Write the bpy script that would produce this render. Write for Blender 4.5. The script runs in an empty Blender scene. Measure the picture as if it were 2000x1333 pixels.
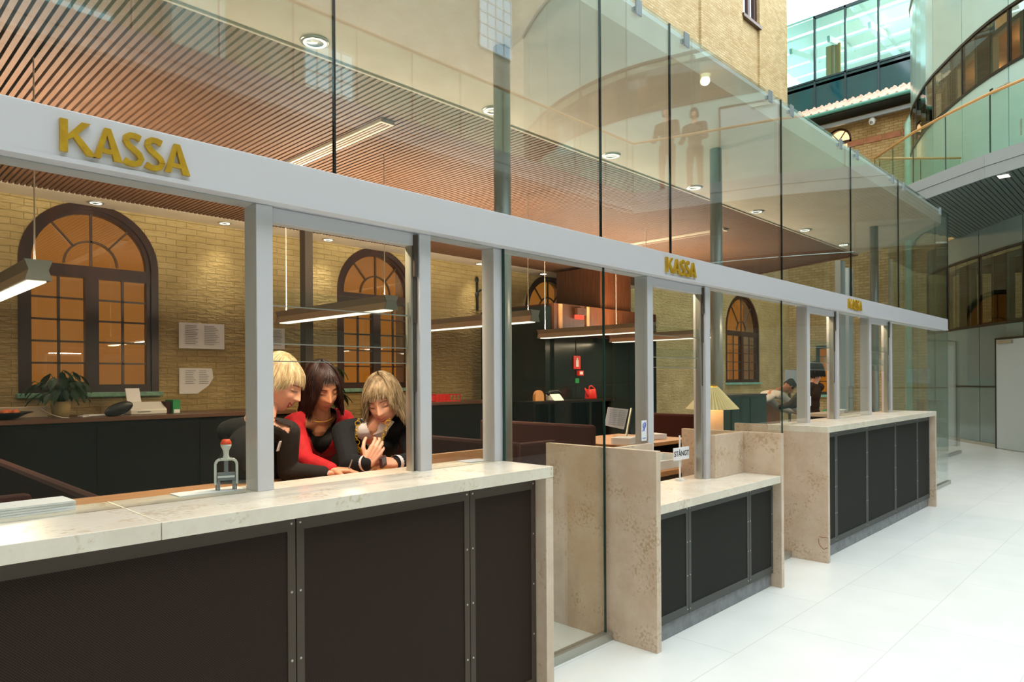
import bpy, bmesh, math, random
from mathutils import Vector, Matrix
random.seed(7)
S = bpy.context.scene
COL = S.collection
PI = math.pi
# ------------------------------------------------------------------ camera, world, exposure
cam = bpy.data.cameras.new('camera'); co = bpy.data.objects.new('camera', cam); COL.objects.link(co)
cam.sensor_width = 36.0; cam.lens = 1350.45 / 2000 * 36.0
cam.shift_y = (742.15 - 666.5) / 2000.0
cam.clip_start = 0.05; cam.clip_end = 200
YAW, ROLL = 0.7716, 0.006
fw = Vector((math.cos(YAW), math.sin(YAW), 0)); rt = Vector((math.sin(YAW), -math.cos(YAW), 0)); up = Vector((0, 0, 1))
M = Matrix((rt, up, -fw)).transposed().to_4x4()
co.matrix_world = Matrix.Translation((0, 0, 1.5)) @ M @ Matrix.Rotation(-ROLL, 4, 'Z')
S.camera = co
S.view_settings.view_transform = 'Standard'
S.view_settings.look = 'None'
S.view_settings.exposure = 0.2
S.view_settings.gamma = 1
W = bpy.data.worlds.new('sky'); S.world = W; W.use_nodes = True
bg = W.node_tree.nodes['Background']; bg.inputs[0].default_value = (0.91, 0.965, 1.0, 1); bg.inputs[1].default_value = 4.0
S.cycles.max_bounces = 8; S.cycles.transparent_max_bounces = 24
S.cycles.diffuse_bounces = 4; S.cycles.glossy_bounces = 4
S.cycles.sample_clamp_indirect = 4.0
S.cycles.use_denoising = True

# ------------------------------------------------------------------ materials
def lin(h):
    if isinstance(h, str):
        c = [int(h[i:i + 2], 16) / 255 for i in (0, 2, 4)]
        return tuple((x / 12.92 if x <= 0.04045 else ((x + 0.055) / 1.055) ** 2.4) for x in c) + (1,)
    return tuple(h) + (1,)

def nn(nt, t, **k):
    n = nt.nodes.new(t)
    for a, b in k.items(): setattr(n, a, b)
    return n

def mat(name, c, rough=0.5, metal=0.0, c2=None, ns=8.0, bump=0.0, bs=None, stretch=(1, 1, 1), lo=0.35, hi=0.65, spec=0.5, coat=0.0, sss=0.0, detail=4):
    m = bpy.data.materials.new(name); m.use_nodes = True; nt = m.node_tree; p = nt.nodes['Principled BSDF']
    p.inputs['Base Color'].default_value = lin(c); p.inputs['Roughness'].default_value = rough; p.inputs['Metallic'].default_value = metal
    p.inputs['Specular IOR Level'].default_value = spec; p.inputs['Coat Weight'].default_value = coat
    if sss: p.inputs['Subsurface Weight'].default_value = sss; p.inputs['Subsurface Radius'].default_value = (0.02, 0.008, 0.004)
    if c2 or bump:
        tc = nn(nt, 'ShaderNodeTexCoord'); mp = nn(nt, 'ShaderNodeMapping'); mp.inputs['Scale'].default_value = stretch
        nt.links.new(tc.outputs['Object'], mp.inputs[0])
    if c2:
        n = nn(nt, 'ShaderNodeTexNoise'); n.inputs['Scale'].default_value = ns; n.inputs['Detail'].default_value = detail
        r = nn(nt, 'ShaderNodeValToRGB'); r.color_ramp.elements[0].position = lo; r.color_ramp.elements[1].position = hi
        r.color_ramp.elements[0].color = lin(c); r.color_ramp.elements[1].color = lin(c2)
        nt.links.new(mp.outputs[0], n.inputs['Vector']); nt.links.new(n.outputs[0], r.inputs[0]); nt.links.new(r.outputs[0], p.inputs['Base Color'])
    if bump:
        n = nn(nt, 'ShaderNodeTexNoise'); n.inputs['Scale'].default_value = bs or ns; n.inputs['Detail'].default_value = 5
        b = nn(nt, 'ShaderNodeBump'); b.inputs['Strength'].default_value = bump; b.inputs['Distance'].default_value = 0.02
        nt.links.new(mp.outputs[0], n.inputs['Vector']); nt.links.new(n.outputs[0], b.inputs['Height']); nt.links.new(b.outputs[0], p.inputs['Normal'])
    return m

def emis(name, c, s):
    m = bpy.data.materials.new(name); m.use_nodes = True; nt = m.node_tree
    nt.nodes.remove(nt.nodes['Principled BSDF']); e = nn(nt, 'ShaderNodeEmission'); e.inputs[0].default_value = lin(c); e.inputs[1].default_value = s
    nt.links.new(e.outputs[0], nt.nodes['Material Output'].inputs[0]); return m

def glass(name, tint, ior=1.5, k=1.8, rough=0.0, refl=(1, 1, 1)):
    m = bpy.data.materials.new(name); m.use_nodes = True; nt = m.node_tree
    nt.nodes.remove(nt.nodes['Principled BSDF'])
    t = nn(nt, 'ShaderNodeBsdfTransparent'); t.inputs[0].default_value = lin(tint)
    g = nn(nt, 'ShaderNodeBsdfGlossy'); g.inputs['Roughness'].default_value = rough; g.inputs['Color'].default_value = lin(refl)
    lw = nn(nt, 'ShaderNodeLayerWeight'); lw.inputs['Blend'].default_value = 0.5
    pw = nn(nt, 'ShaderNodeMath', operation='POWER'); pw.inputs[1].default_value = 5.0; nt.links.new(lw.outputs['Facing'], pw.inputs[0])
    r0 = ((ior - 1) / (ior + 1)) ** 2 * k
    mu = nn(nt, 'ShaderNodeMath', operation='MULTIPLY_ADD', use_clamp=True); mu.inputs[1].default_value = 1 - r0; mu.inputs[2].default_value = r0
    mx = nn(nt, 'ShaderNodeMixShader')
    nt.links.new(pw.outputs[0], mu.inputs[0]); nt.links.new(mu.outputs[0], mx.inputs[0])
    nt.links.new(t.outputs[0], mx.inputs[1]); nt.links.new(g.outputs[0], mx.inputs[2]); nt.links.new(mx.outputs[0], nt.nodes['Material Output'].inputs[0])
    return m

def brick(name, c1, c2, mortar, axis='x', bw=0.25, bh=0.075, mort=0.008, rough=0.85, bump=0.6, nbump=0.5, msm=0.3, stain=None):
    m = bpy.data.materials.new(name); m.use_nodes = True; nt = m.node_tree; p = nt.nodes['Principled BSDF']
    tc = nn(nt, 'ShaderNodeTexCoord'); sp = nn(nt, 'ShaderNodeSeparateXYZ'); cb = nn(nt, 'ShaderNodeCombineXYZ')
    nt.links.new(tc.outputs['Object'], sp.inputs[0])
    if axis in ('x', 'y'):
        nt.links.new(sp.outputs['X' if axis == 'x' else 'Y'], cb.inputs[0]); nt.links.new(sp.outputs['Z'], cb.inputs[1])
    else:
        nt.links.new(sp.outputs['X'], cb.inputs[0]); nt.links.new(sp.outputs['Y'], cb.inputs[1])
    b = nn(nt, 'ShaderNodeTexBrick'); b.inputs['Color1'].default_value = lin(c1); b.inputs['Color2'].default_value = lin(c2); b.inputs['Mortar'].default_value = lin(mortar)
    b.inputs['Scale'].default_value = 1; b.inputs['Mortar Size'].default_value = mort; b.inputs['Mortar Smooth'].default_value = msm
    b.inputs['Brick Width'].default_value = bw; b.inputs['Row Height'].default_value = bh
    # wobble the coordinates a little so the old bricks are not ruler straight
    nz = nn(nt, 'ShaderNodeTexNoise'); nz.inputs['Scale'].default_value = 4; nt.links.new(cb.outputs[0], nz.inputs['Vector'])
    mv = nn(nt, 'ShaderNodeVectorMath', operation='SCALE'); mv.inputs['Scale'].default_value = 0.03 if axis != 'z' else 0
    av = nn(nt, 'ShaderNodeVectorMath', operation='ADD')
    nt.links.new(nz.outputs['Color'], mv.inputs[0]); nt.links.new(mv.outputs[0], av.inputs[0]); nt.links.new(cb.outputs[0], av.inputs[1])
    nt.links.new(av.outputs[0], b.inputs['Vector'])
    col = b.outputs['Color']
    n2 = nn(nt, 'ShaderNodeTexNoise'); n2.inputs['Scale'].default_value = 1.7 if axis != 'z' else 3.0; n2.inputs['Detail'].default_value = 6
    nt.links.new(cb.outputs[0], n2.inputs['Vector'])
    mx = nn(nt, 'ShaderNodeMix', data_type='RGBA', blend_type='MULTIPLY'); mx.inputs[0].default_value = 0.5 if axis != 'z' else 0.3
    r = nn(nt, 'ShaderNodeValToRGB'); r.color_ramp.elements[0].position = 0.3; r.color_ramp.elements[1].position = 0.7
    r.color_ramp.elements[0].color = lin(stain or 'b8ac98'); r.color_ramp.elements[1].color = (1, 1, 1, 1)
    nt.links.new(n2.outputs[0], r.inputs[0]); nt.links.new(col, mx.inputs[6]); nt.links.new(r.outputs[0], mx.inputs[7])
    nt.links.new(mx.outputs[2], p.inputs['Base Color']); p.inputs['Roughness'].default_value = rough
    if bump:
        n3 = nn(nt, 'ShaderNodeTexNoise'); n3.inputs['Scale'].default_value = 9; n3.inputs['Detail'].default_value = 6
        mp3 = nn(nt, 'ShaderNodeMapping'); mp3.inputs['Scale'].default_value = (1, 2.6, 1)
        nt.links.new(cb.outputs[0], mp3.inputs[0]); nt.links.new(mp3.outputs[0], n3.inputs['Vector'])
        ma = nn(nt, 'ShaderNodeMath', operation='MULTIPLY_ADD'); ma.inputs[1].default_value = -0.6
        ml = nn(nt, 'ShaderNodeMath', operation='MULTIPLY'); ml.inputs[1].default_value = nbump * 2
        nt.links.new(n3.outputs[0], ml.inputs[0]); nt.links.new(b.outputs['Fac'], ma.inputs[0]); nt.links.new(ml.outputs[0], ma.inputs[2])
        bp = nn(nt, 'ShaderNodeBump'); bp.inputs['Strength'].default_value = bump; bp.inputs['Distance'].default_value = 0.03
        nt.links.new(ma.outputs[0], bp.inputs['Height']); nt.links.new(bp.outputs[0], p.inputs['Normal'])
    return m

def stone(name, base, light, dark, rough=0.3):
    m = bpy.data.materials.new(name); m.use_nodes = True; nt = m.node_tree; p = nt.nodes['Principled BSDF']
    tc = nn(nt, 'ShaderNodeTexCoord')
    n = nn(nt, 'ShaderNodeTexNoise'); n.inputs['Scale'].default_value = 6; n.inputs['Detail'].default_value = 8; n.inputs['Roughness'].default_value = 0.65
    r = nn(nt, 'ShaderNodeValToRGB'); r.color_ramp.elements[0].position = 0.38; r.color_ramp.elements[1].position = 0.62
    r.color_ramp.elements[0].color = lin(base); r.color_ramp.elements[1].color = lin(light)
    nt.links.new(tc.outputs['Object'], n.inputs['Vector']); nt.links.new(n.outputs[0], r.inputs[0])
    n2 = nn(nt, 'ShaderNodeTexNoise'); n2.inputs['Scale'].default_value = 55; n2.inputs['Detail'].default_value = 3
    n3 = nn(nt, 'ShaderNodeTexNoise'); n3.inputs['Scale'].default_value = 5.5; n3.inputs['Detail'].default_value = 4
    nt.links.new(tc.outputs['Object'], n2.inputs['Vector']); nt.links.new(tc.outputs['Object'], n3.inputs['Vector'])
    mu = nn(nt, 'ShaderNodeMath', operation='MULTIPLY'); nt.links.new(n2.outputs[0], mu.inputs[0]); nt.links.new(n3.outputs[0], mu.inputs[1])
    r2 = nn(nt, 'ShaderNodeValToRGB'); r2.color_ramp.elements[0].position = 0.30; r2.color_ramp.elements[1].position = 0.40
    r2.color_ramp.elements[0].color = (0, 0, 0, 1); r2.color_ramp.elements[1].color = (0.75, 0.75, 0.75, 1)
    nt.links.new(mu.outputs[0], r2.inputs[0])
    mx = nn(nt, 'ShaderNodeMix', data_type='RGBA'); mx.inputs[7].default_value = lin(dark)
    nt.links.new(r2.outputs[0], mx.inputs[0]); nt.links.new(r.outputs[0], mx.inputs[6]); nt.links.new(mx.outputs[2], p.inputs['Base Color'])
    p.inputs['Roughness'].default_value = rough
    return m

def perforated(name, base, dot, pitch=0.0075):
    m = bpy.data.materials.new(name); m.use_nodes = True; nt = m.node_tree; p = nt.nodes['Principled BSDF']
    tc = nn(nt, 'ShaderNodeTexCoord'); sp = nn(nt, 'ShaderNodeSeparateXYZ'); nt.links.new(tc.outputs['Object'], sp.inputs[0])
    def s(o):
        a = nn(nt, 'ShaderNodeMath', operation='MULTIPLY'); a.inputs[1].default_value = 2 * PI / pitch
        b = nn(nt, 'ShaderNodeMath', operation='SINE'); nt.links.new(o, a.inputs[0]); nt.links.new(a.outputs[0], b.inputs[0]); return b.outputs[0]
    mu = nn(nt, 'ShaderNodeMath', operation='MULTIPLY'); nt.links.new(s(sp.outputs['X']), mu.inputs[0]); nt.links.new(s(sp.outputs['Z']), mu.inputs[1])
    r = nn(nt, 'ShaderNodeValToRGB'); r.color_ramp.elements[0].position = 0.15; r.color_ramp.elements[1].position = 0.5
    r.color_ramp.elements[0].color = lin(base); r.color_ramp.elements[1].color = lin(dot)
    nt.links.new(mu.outputs[0], r.inputs[0]); nt.links.new(r.outputs[0], p.inputs['Base Color'])
    p.inputs['Roughness'].default_value = 0.75; p.inputs['Specular IOR Level'].default_value = 0.2
    return m

MT = dict(
    floor=brick('white_marble_floor', 'e9ebe6', 'e3e6e2', 'd2d5cf', 'z', 1.18, 0.585, 0.003, 0.28, 0, 0, 0.1, 'e2e6e2'),
    brickin=brick('yellow_painted_brick', 'bca672', 'b59e68', 'a8935e', 'x', 0.27, 0.085, 0.006, 0.8, 0.7, 1.0, 0.9, 'b8aa80'),
    brickout=brick('pale_yellow_brick', 'c7b48c', 'b79f72', 'ad9c78', 'x', 0.24, 0.075, 0.01, 0.85, 0.7, 0.5, 0.5, 'd0bfa0'),
    brickend=brick('ochre_brick', 'bba070', 'a98c58', '92794c', 'y', 0.26, 0.09, 0.01, 0.85, 0.7, 0.5, 0.4, 'c0ac88'),
    brickopp=brick('opposite_brick', 'c4bba8', 'b8ad97', 'ada38e', 'x', 0.24, 0.075, 0.01, 0.85, 0.4, 0.3, 0.5, 'd0bfa0'),
    stone=stone('beige_limestone', 'c8b199', 'd4c2ad', 'ae9270', 0.32),
    stonetop=stone('sky_lit_limestone', 'd8cebc', 'e2dac9', 'c4b190', 0.25),  # same limestone as the sides, sky reflection put into the paler colour
    plinth=mat('blue_grey_stone', '74777a', 0.45, c2='8e9194', ns=14),
    perf=perforated('perforated_brown_metal', '34261e', '120b08'),
    frame=mat('brown_metal_frame', '4a3e33', 0.6, 0.2),
    perfg=perforated('perforated_grey_metal', '2c2b27', '121311'),
    frameg=mat('grey_metal_frame', '4c4d49', 0.55, 0.2),
    screw=mat('screw_steel', 'b8b2a6', 0.3, 0.9),
    alu=mat('painted_light_grey_steel', 'cfcfd3', 0.42, 0.15),
    brass=mat('brushed_brass', 'c9a227', 0.38, 0.35, c2='b89020', ns=30),
    glass=glass('clear_glass', 'fafdfb', 1.5, 0.9),
    glassup=glass('canopy_glass', 'f5faf9', 1.52, 2.8, refl=(.88, .98, 1)),
    edge=mat('glass_edge_green', '1d3b35', 0.15),
    dark=mat('black_seal', '0d1110', 0.4),
    slat=mat('wood_slats', '6a462d', 0.65, c2='5c3a22', ns=10, stretch=(4, .4, 4)),
    black=mat('ceiling_void', '0a0605', 0.95),
    plaster=mat('beige_plaster', 'c8b8a0', 0.7, c2='c0b098', ns=3),
    white=mat('white_paint', 'e4e4e0', 0.5),
    offw=mat('office_wall', 'b0a080', 0.8),
    wood=mat('dark_mahogany', '3a1609', 0.35, c2='260d05', ns=6, stretch=(1, 1, .2)),
    muntin=mat('painted_muntin', '4e3a2c', 0.3, 0.2),
    blind=emis('orange_lit_blind', (0.62, 0.20, 0.016), 0.42),
    sill=mat('green_copper_sill', '7fae98', 0.45, c2='5f8f7d', ns=12),
    winglass=glass('old_window_glass', 'ffffff', 1.5, 1.4),
    lampc=mat('lamp_housing', 'c8bba4', 0.4, 0.3),
    lampg=emis('lamp_glow', (1.0, 0.86, 0.66), 1.7),
    downg=emis('downlight_glow', (1.0, 0.93, 0.82), 22.0),
    redscreen=mat('dark_red_felt', '45180f', 0.95, c2='38120b', ns=60, bump=.3, bs=200),
    deskd=mat('dark_desk_laminate', '150e0a', 0.8, c2='100a07', ns=5, spec=0.15),
    desktop=mat('brown_desk_top', '5b3a22', 0.35),
    deskw=mat('light_oak_desk', 'c08a58', 0.4, c2='b07c4a', ns=5, stretch=(1, 6, 1)),
    deep=mat('dark_glass_cladding', '131a16', 0.18, spec=0.6),
    tealc=mat('teal_cabinet', '24403a', 0.4),
    woodp=mat('oiled_wood_panel', '5a3016', 0.4, c2='42210d', ns=5, stretch=(6, 6, .5)),
    paper=mat('white_paper', 'e9ebf0', 0.8),
    papergrey=mat('printed_paper', 'c9ccd6', 0.8),
    ink=mat('grey_ink', '7a7f92', 0.8),
    red=mat('signal_red', 'd8261c', 0.4),
    green=mat('signal_green', '128a48', 0.5),
    blackp=mat('black_plastic', '101012', 0.35),
    greyp=mat('grey_plastic', '7c8086', 0.4),
    whitep=mat('white_plastic', 'd9dbd6', 0.35),
    orangep=mat('orange_plastic', 'e84a1c', 0.35),
    leaf=mat('plant_leaf', '1f3d1a', 0.45, c2='16300f', ns=8),
    pot=mat('beige_pot', 'a8905a', 0.7),
    panel=mat('back_painted_pale_glass', 'a8c6c0', 0.14, c2='9dbdb7', ns=0.7, spec=0.6),
    panelg=mat('back_painted_grey_glass', '6f8482', 0.12, c2='677b79', ns=0.7, spec=0.6),
    fascia=mat('grey_blue_metal_fascia', '96a1a8', 0.35, 0.3),
    soffit=mat('grey_slat_soffit', '56645f', 0.55, 0.1),
    soffitg=mat('soffit_gap', '2d3635', 0.8),
    rail=mat('oak_handrail', 'b98a4c', 0.4),
    railglass=glass('railing_glass', 'e8f4ef', 1.5, 1.0),
    ribglass=glass('ribbon_glass', 'b4c0ba', 1.5, 1.0),
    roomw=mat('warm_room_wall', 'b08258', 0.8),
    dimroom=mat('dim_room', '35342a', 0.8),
    roomd=mat('dark_reveal', '1c2422', 0.6),
    jamb=mat('pale_jamb', 'c3cac7', 0.5),
    teal=mat('teal_spandrel_glass', '0f4f58', 0.08, c2='0a3d47', ns=0.6, spec=0.8),
    tealgl=glass('teal_glazing', 'c6e6e6', 1.5, 1.6, refl=(.7, .95, .95)),
    mull=mat('blue_grey_mullion', '2c4248', 0.4, 0.3),
    tile=mat('pale_clay_tile', 'd3b9a5', 0.7, c2='bd9c86', ns=5),
    gutter=mat('verdigris_gutter', '4f8f80', 0.5),
    verd=mat('verdigris_pipe', '9cc4b2', 0.5, c2='8cb6a4', ns=5),
    terra=mat('terracotta_stone', 'a87050', 0.8, c2='98603f', ns=4),
    door=mat('pale_grey_door', 'b9c5c8', 0.35),
    steel=mat('steel_column', '8f9490', 0.35, 0.3),
    channel=mat('stainless_channel', 'b5b6ac', 0.3, 0.7),
    iron=mat('black_iron', '0c0c0c', 0.6),
    cream=mat('cream_pleated_shade', 'e6dcae', 0.6, c2='d8c98c', ns=3),
    pinkcol=mat('pale_column', 'd8b49a', 0.6),
    skin=mat('skin', 'ecb498', 0.5, sss=0.15, c2='e2a488', ns=14),
    skin2=mat('skin_warm', 'd89c78', 0.5, sss=0.15, c2='cc8c6a', ns=14),
    lip=mat('red_lip', 'b53a38', 0.4), teeth=mat('teeth', 'efe9dd', 0.3), lash=mat('dark_lash', '2a1a14', 0.6),
    brow=mat('brown_brow', '8a5f3c', 0.7),
    blonde=mat('blonde_hair', 'c4b28e', 0.5, c2='8f7c58', ns=60, stretch=(1, 1, .15)),
    blondeg=mat('ash_blonde_hair', 'a89474', 0.5, c2='6e5c42', ns=60, stretch=(1, 1, .15)),
    brunette=mat('dark_brown_hair', '33170f', 0.45, c2='1c0a08', ns=60, stretch=(1, 1, .15)),
    darkhair=mat('black_hair', '24282a', 0.6, c2='15181a', ns=60),
    tblack=mat('black_jersey', '1d1712', 0.9, c2='17110e', ns=30, bump=.4, bs=9),
    tred=mat('red_knit', 'c2101c', 0.8, c2='a80c16', ns=30, bump=.4, bs=10),
    tnavy=mat('navy_knit', '0d1218', 0.9, c2='0a0e13', ns=30, bump=.4, bs=9),
    tin=mat('black_top', '080808', 0.85),
    twhite=mat('white_cotton', 'e6e2e6', 0.8),
    shirt=mat('white_shirt', 'd9d6d4', 0.8, bump=.5, bs=8),
    trous=mat('dark_trousers', '16161a', 0.9),
    tbrown=mat('brown_jacket', '3e2a1e', 0.9),
    phone=mat('phone_case', '4a2c30', 0.35),
    blue=mat('blue_ink', '2a55b8', 0.5),
    apple=mat('red_apple', 'c84a2a', 0.35, c2='d88a3a', ns=9),
)

# ------------------------------------------------------------------ geometry helpers
WL = {}
class MB:
    def __init__(s): s.v = []; s.f = []
    def add(s, vs, fs):
        o = len(s.v); s.v += [Vector(x) for x in vs]; s.f += [tuple(i + o for i in f) for f in fs]; return s
    def box(s, x0, y0, z0, x1, y1, z1):
        x0, x1 = sorted((x0, x1)); y0, y1 = sorted((y0, y1)); z0, z1 = sorted((z0, z1))
        return s.add([(x0, y0, z0), (x1, y0, z0), (x1, y1, z0), (x0, y1, z0), (x0, y0, z1), (x1, y0, z1), (x1, y1, z1), (x0, y1, z1)],
                     [(3, 2, 1, 0), (4, 5, 6, 7), (0, 1, 5, 4), (1, 2, 6, 5), (2, 3, 7, 6), (3, 0, 4, 7)])
    def bar(s, p, q, w, h, upv=(0, 0, 1)):
        p, q = Vector(p), Vector(q); d = (q - p).normalized(); u = Vector(upv); sd = d.cross(u)
        if sd.length < 1e-6: sd = d.cross(Vector((1, 0, 0)))
        sd.normalize(); u = sd.cross(d).normalized(); vs = []
        for c in (p, q):
            for a, b in ((-1, -1), (1, -1), (1, 1), (-1, 1)): vs.append(c + sd * a * w / 2 + u * b * h / 2)
        return s.add(vs, [(0, 1, 2, 3), (7, 6, 5, 4), (0, 4, 5, 1), (1, 5, 6, 2), (2, 6, 7, 3), (3, 7, 4, 0)])
    def prism(s, pts, a0, a1, ax='z'):
        n = len(pts)
        def c(p, a): return {'z': (p[0], p[1], a), 'y': (p[0], a, p[1]), 'x': (a, p[0], p[1])}[ax]
        vs = [c(p, a0) for p in pts] + [c(p, a1) for p in pts]
        return s.add(vs, [tuple(range(n - 1, -1, -1)), tuple(range(n, 2 * n))] + [(i, (i + 1) % n, n + (i + 1) % n, n + i) for i in range(n)])
    def tube(s, pts, r, n=8, cap=True):
        pts = [Vector(p) for p in pts]; m = len(pts); rs = r if isinstance(r, (list, tuple)) else [r] * m
        ref = None; vs = []
        for i, p in enumerate(pts):
            d = (pts[min(i + 1, m - 1)] - pts[max(i - 1, 0)])
            d = d.normalized() if d.length > 1e-9 else Vector((0, 0, 1))
            if ref is None: ref = d.orthogonal().normalized()
            ref = (ref - d * ref.dot(d))
            ref = ref.normalized() if ref.length > 1e-6 else d.orthogonal().normalized()
            b = d.cross(ref)
            for k in range(n):
                t = 2 * PI * k / n; vs.append(p + (ref * math.cos(t) + b * math.sin(t)) * rs[i])
        fs = [(i * n + k, i * n + (k + 1) % n, (i + 1) * n + (k + 1) % n, (i + 1) * n + k) for i in range(m - 1) for k in range(n)]
        if cap: fs += [tuple(range(n - 1, -1, -1)), tuple(range((m - 1) * n, m * n))]
        return s.add(vs, fs)
    def lathe(s, prof, c=(0, 0, 0), n=24):
        c = Vector(c); vs = []
        for r, z in prof:
            for k in range(n): t = 2 * PI * k / n; vs.append(c + Vector((r * math.cos(t), r * math.sin(t), z)))
        m = len(prof); fs = [(i * n + k, i * n + (k + 1) % n, (i + 1) * n + (k + 1) % n, (i + 1) * n + k) for i in range(m - 1) for k in range(n)]
        if prof[0][0] > 1e-6: fs.append(tuple(range(n - 1, -1, -1)))
        if prof[-1][0] > 1e-6: fs.append(tuple(range((m - 1) * n, m * n)))
        return s.add(vs, fs)
    def ell(s, c, r, nu=16, nv=10, R=None):
        c = Vector(c); vs = []; 
        if not isinstance(r, (tuple, list)): r = (r, r, r)
        for j in range(nv + 1):
            ph = PI * j / nv
            for i in range(nu):
                t = 2 * PI * i / nu; q = Vector((r[0] * math.sin(ph) * math.cos(t), r[1] * math.sin(ph) * math.sin(t), -r[2] * math.cos(ph)))
                if R: q = R @ q
                vs.append(c + q)
        fs = [(j * nu + i, j * nu + (i + 1) % nu, (j + 1) * nu + (i + 1) % nu, (j + 1) * nu + i) for j in range(nv) for i in range(nu)]
        return s.add(vs, fs)
    def cone(s, a, ra, b, rb, n=14):
        s.ell(a, ra, n, 8); s.ell(b, rb, n, 8); return s.tube([a, b], [ra, rb], n)
    def xf(s, Mx): s.v = [Mx @ v for v in s.v]; return s
    def mesh(s, name):
        me = bpy.data.meshes.new(name); me.from_pydata([tuple(v) for v in s.v], [], s.f)
        bm = bmesh.new(); bm.from_mesh(me); bmesh.ops.remove_doubles(bm, verts=bm.verts, dist=1e-6); bmesh.ops.recalc_face_normals(bm, faces=bm.faces); bm.to_mesh(me); bm.free()
        return me
    def build(s, name, m, parent=None, smooth=False, bevel=0, local=False, loc=None):
        if parent is not None: off = Vector((0, 0, 0)) if local else WL[parent.name]
        elif loc is not None: off = Vector(loc)
        else:
            xs = [v.x for v in s.v]; ys = [v.y for v in s.v]; zs = [v.z for v in s.v]
            off = Vector(((min(xs) + max(xs)) / 2, (min(ys) + max(ys)) / 2, min(zs)))
        s.v = [v - off for v in s.v]
        me = s.mesh(name); me.materials.append(MT[m] if isinstance(m, str) else m)
        if smooth:
            for p in me.polygons: p.use_smooth = True
        o = bpy.data.objects.new(name, me); COL.objects.link(o)
        if parent is not None: o.parent = parent; WL[o.name] = WL[parent.name]
        else: o.location = off; WL[o.name] = off.copy()
        if bevel:
            b = o.modifiers.new('bevel', 'BEVEL'); b.width = bevel; b.segments = 2; b.limit_method = 'ANGLE'
        return o

def thing(name, label, cat, loc=(0, 0, 0), rz=0, group=None, kind=None):
    o = bpy.data.objects.new(name, None); COL.objects.link(o); o.location = loc; o.rotation_euler = (0, 0, rz); o.empty_display_size = 0.1
    if label: o['label'] = label
    if cat: o['category'] = cat
    if group: o['group'] = group
    if kind: o['kind'] = kind
    WL[o.name] = Vector(loc); return o
def tag(o, label, cat, group=None):
    o['label'] = label; o['category'] = cat
    if group: o['group'] = group
    return o
def struct(o): o['kind'] = 'structure'; return o
def dup(root, loc, label=None, rz=None):
    r = root.copy(); COL.objects.link(r); r.location = loc; WL[r.name] = Vector(loc)
    if rz is not None: r.rotation_euler = (0, 0, rz)
    if label: r['label'] = label
    for ch in list(root.children):
        c = ch.copy(); COL.objects.link(c); c.parent = r
        for g in list(ch.children):
            d = g.copy(); COL.objects.link(d); d.parent = c
    return r
def light(kind, name, loc, energy, color, parent=None, size=0.1, sy=None, rot=(0, 0, 0), spot=None, blend=0.5, spread=None):
    l = bpy.data.lights.new(name, kind); l.energy = energy; l.color = color
    if kind == 'AREA':
        l.size = size
        if sy: l.shape = 'RECTANGLE'; l.size_y = sy
        if spread: l.spread = spread
    else: l.shadow_soft_size = size
    if kind == 'SPOT': l.spot_size = spot or 1.2; l.spot_blend = blend
    o = bpy.data.objects.new(name, l); COL.objects.link(o); o.rotation_euler = rot
    if parent is not None: o.parent = parent; o.location = Vector(loc) - WL[parent.name]
    else: o.location = loc
    return o

# ------------------------------------------------------------------ shell
GY = 2.38; WY = 10.0; CZ = 3.75; EX = 24.3
struct(MB().box(-7, -12.5, -0.2, 30, 10.4, 0).build('floor', 'floor', loc=(0, 0, 0)))
WARM = (1.0, 0.72, 0.42)

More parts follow.
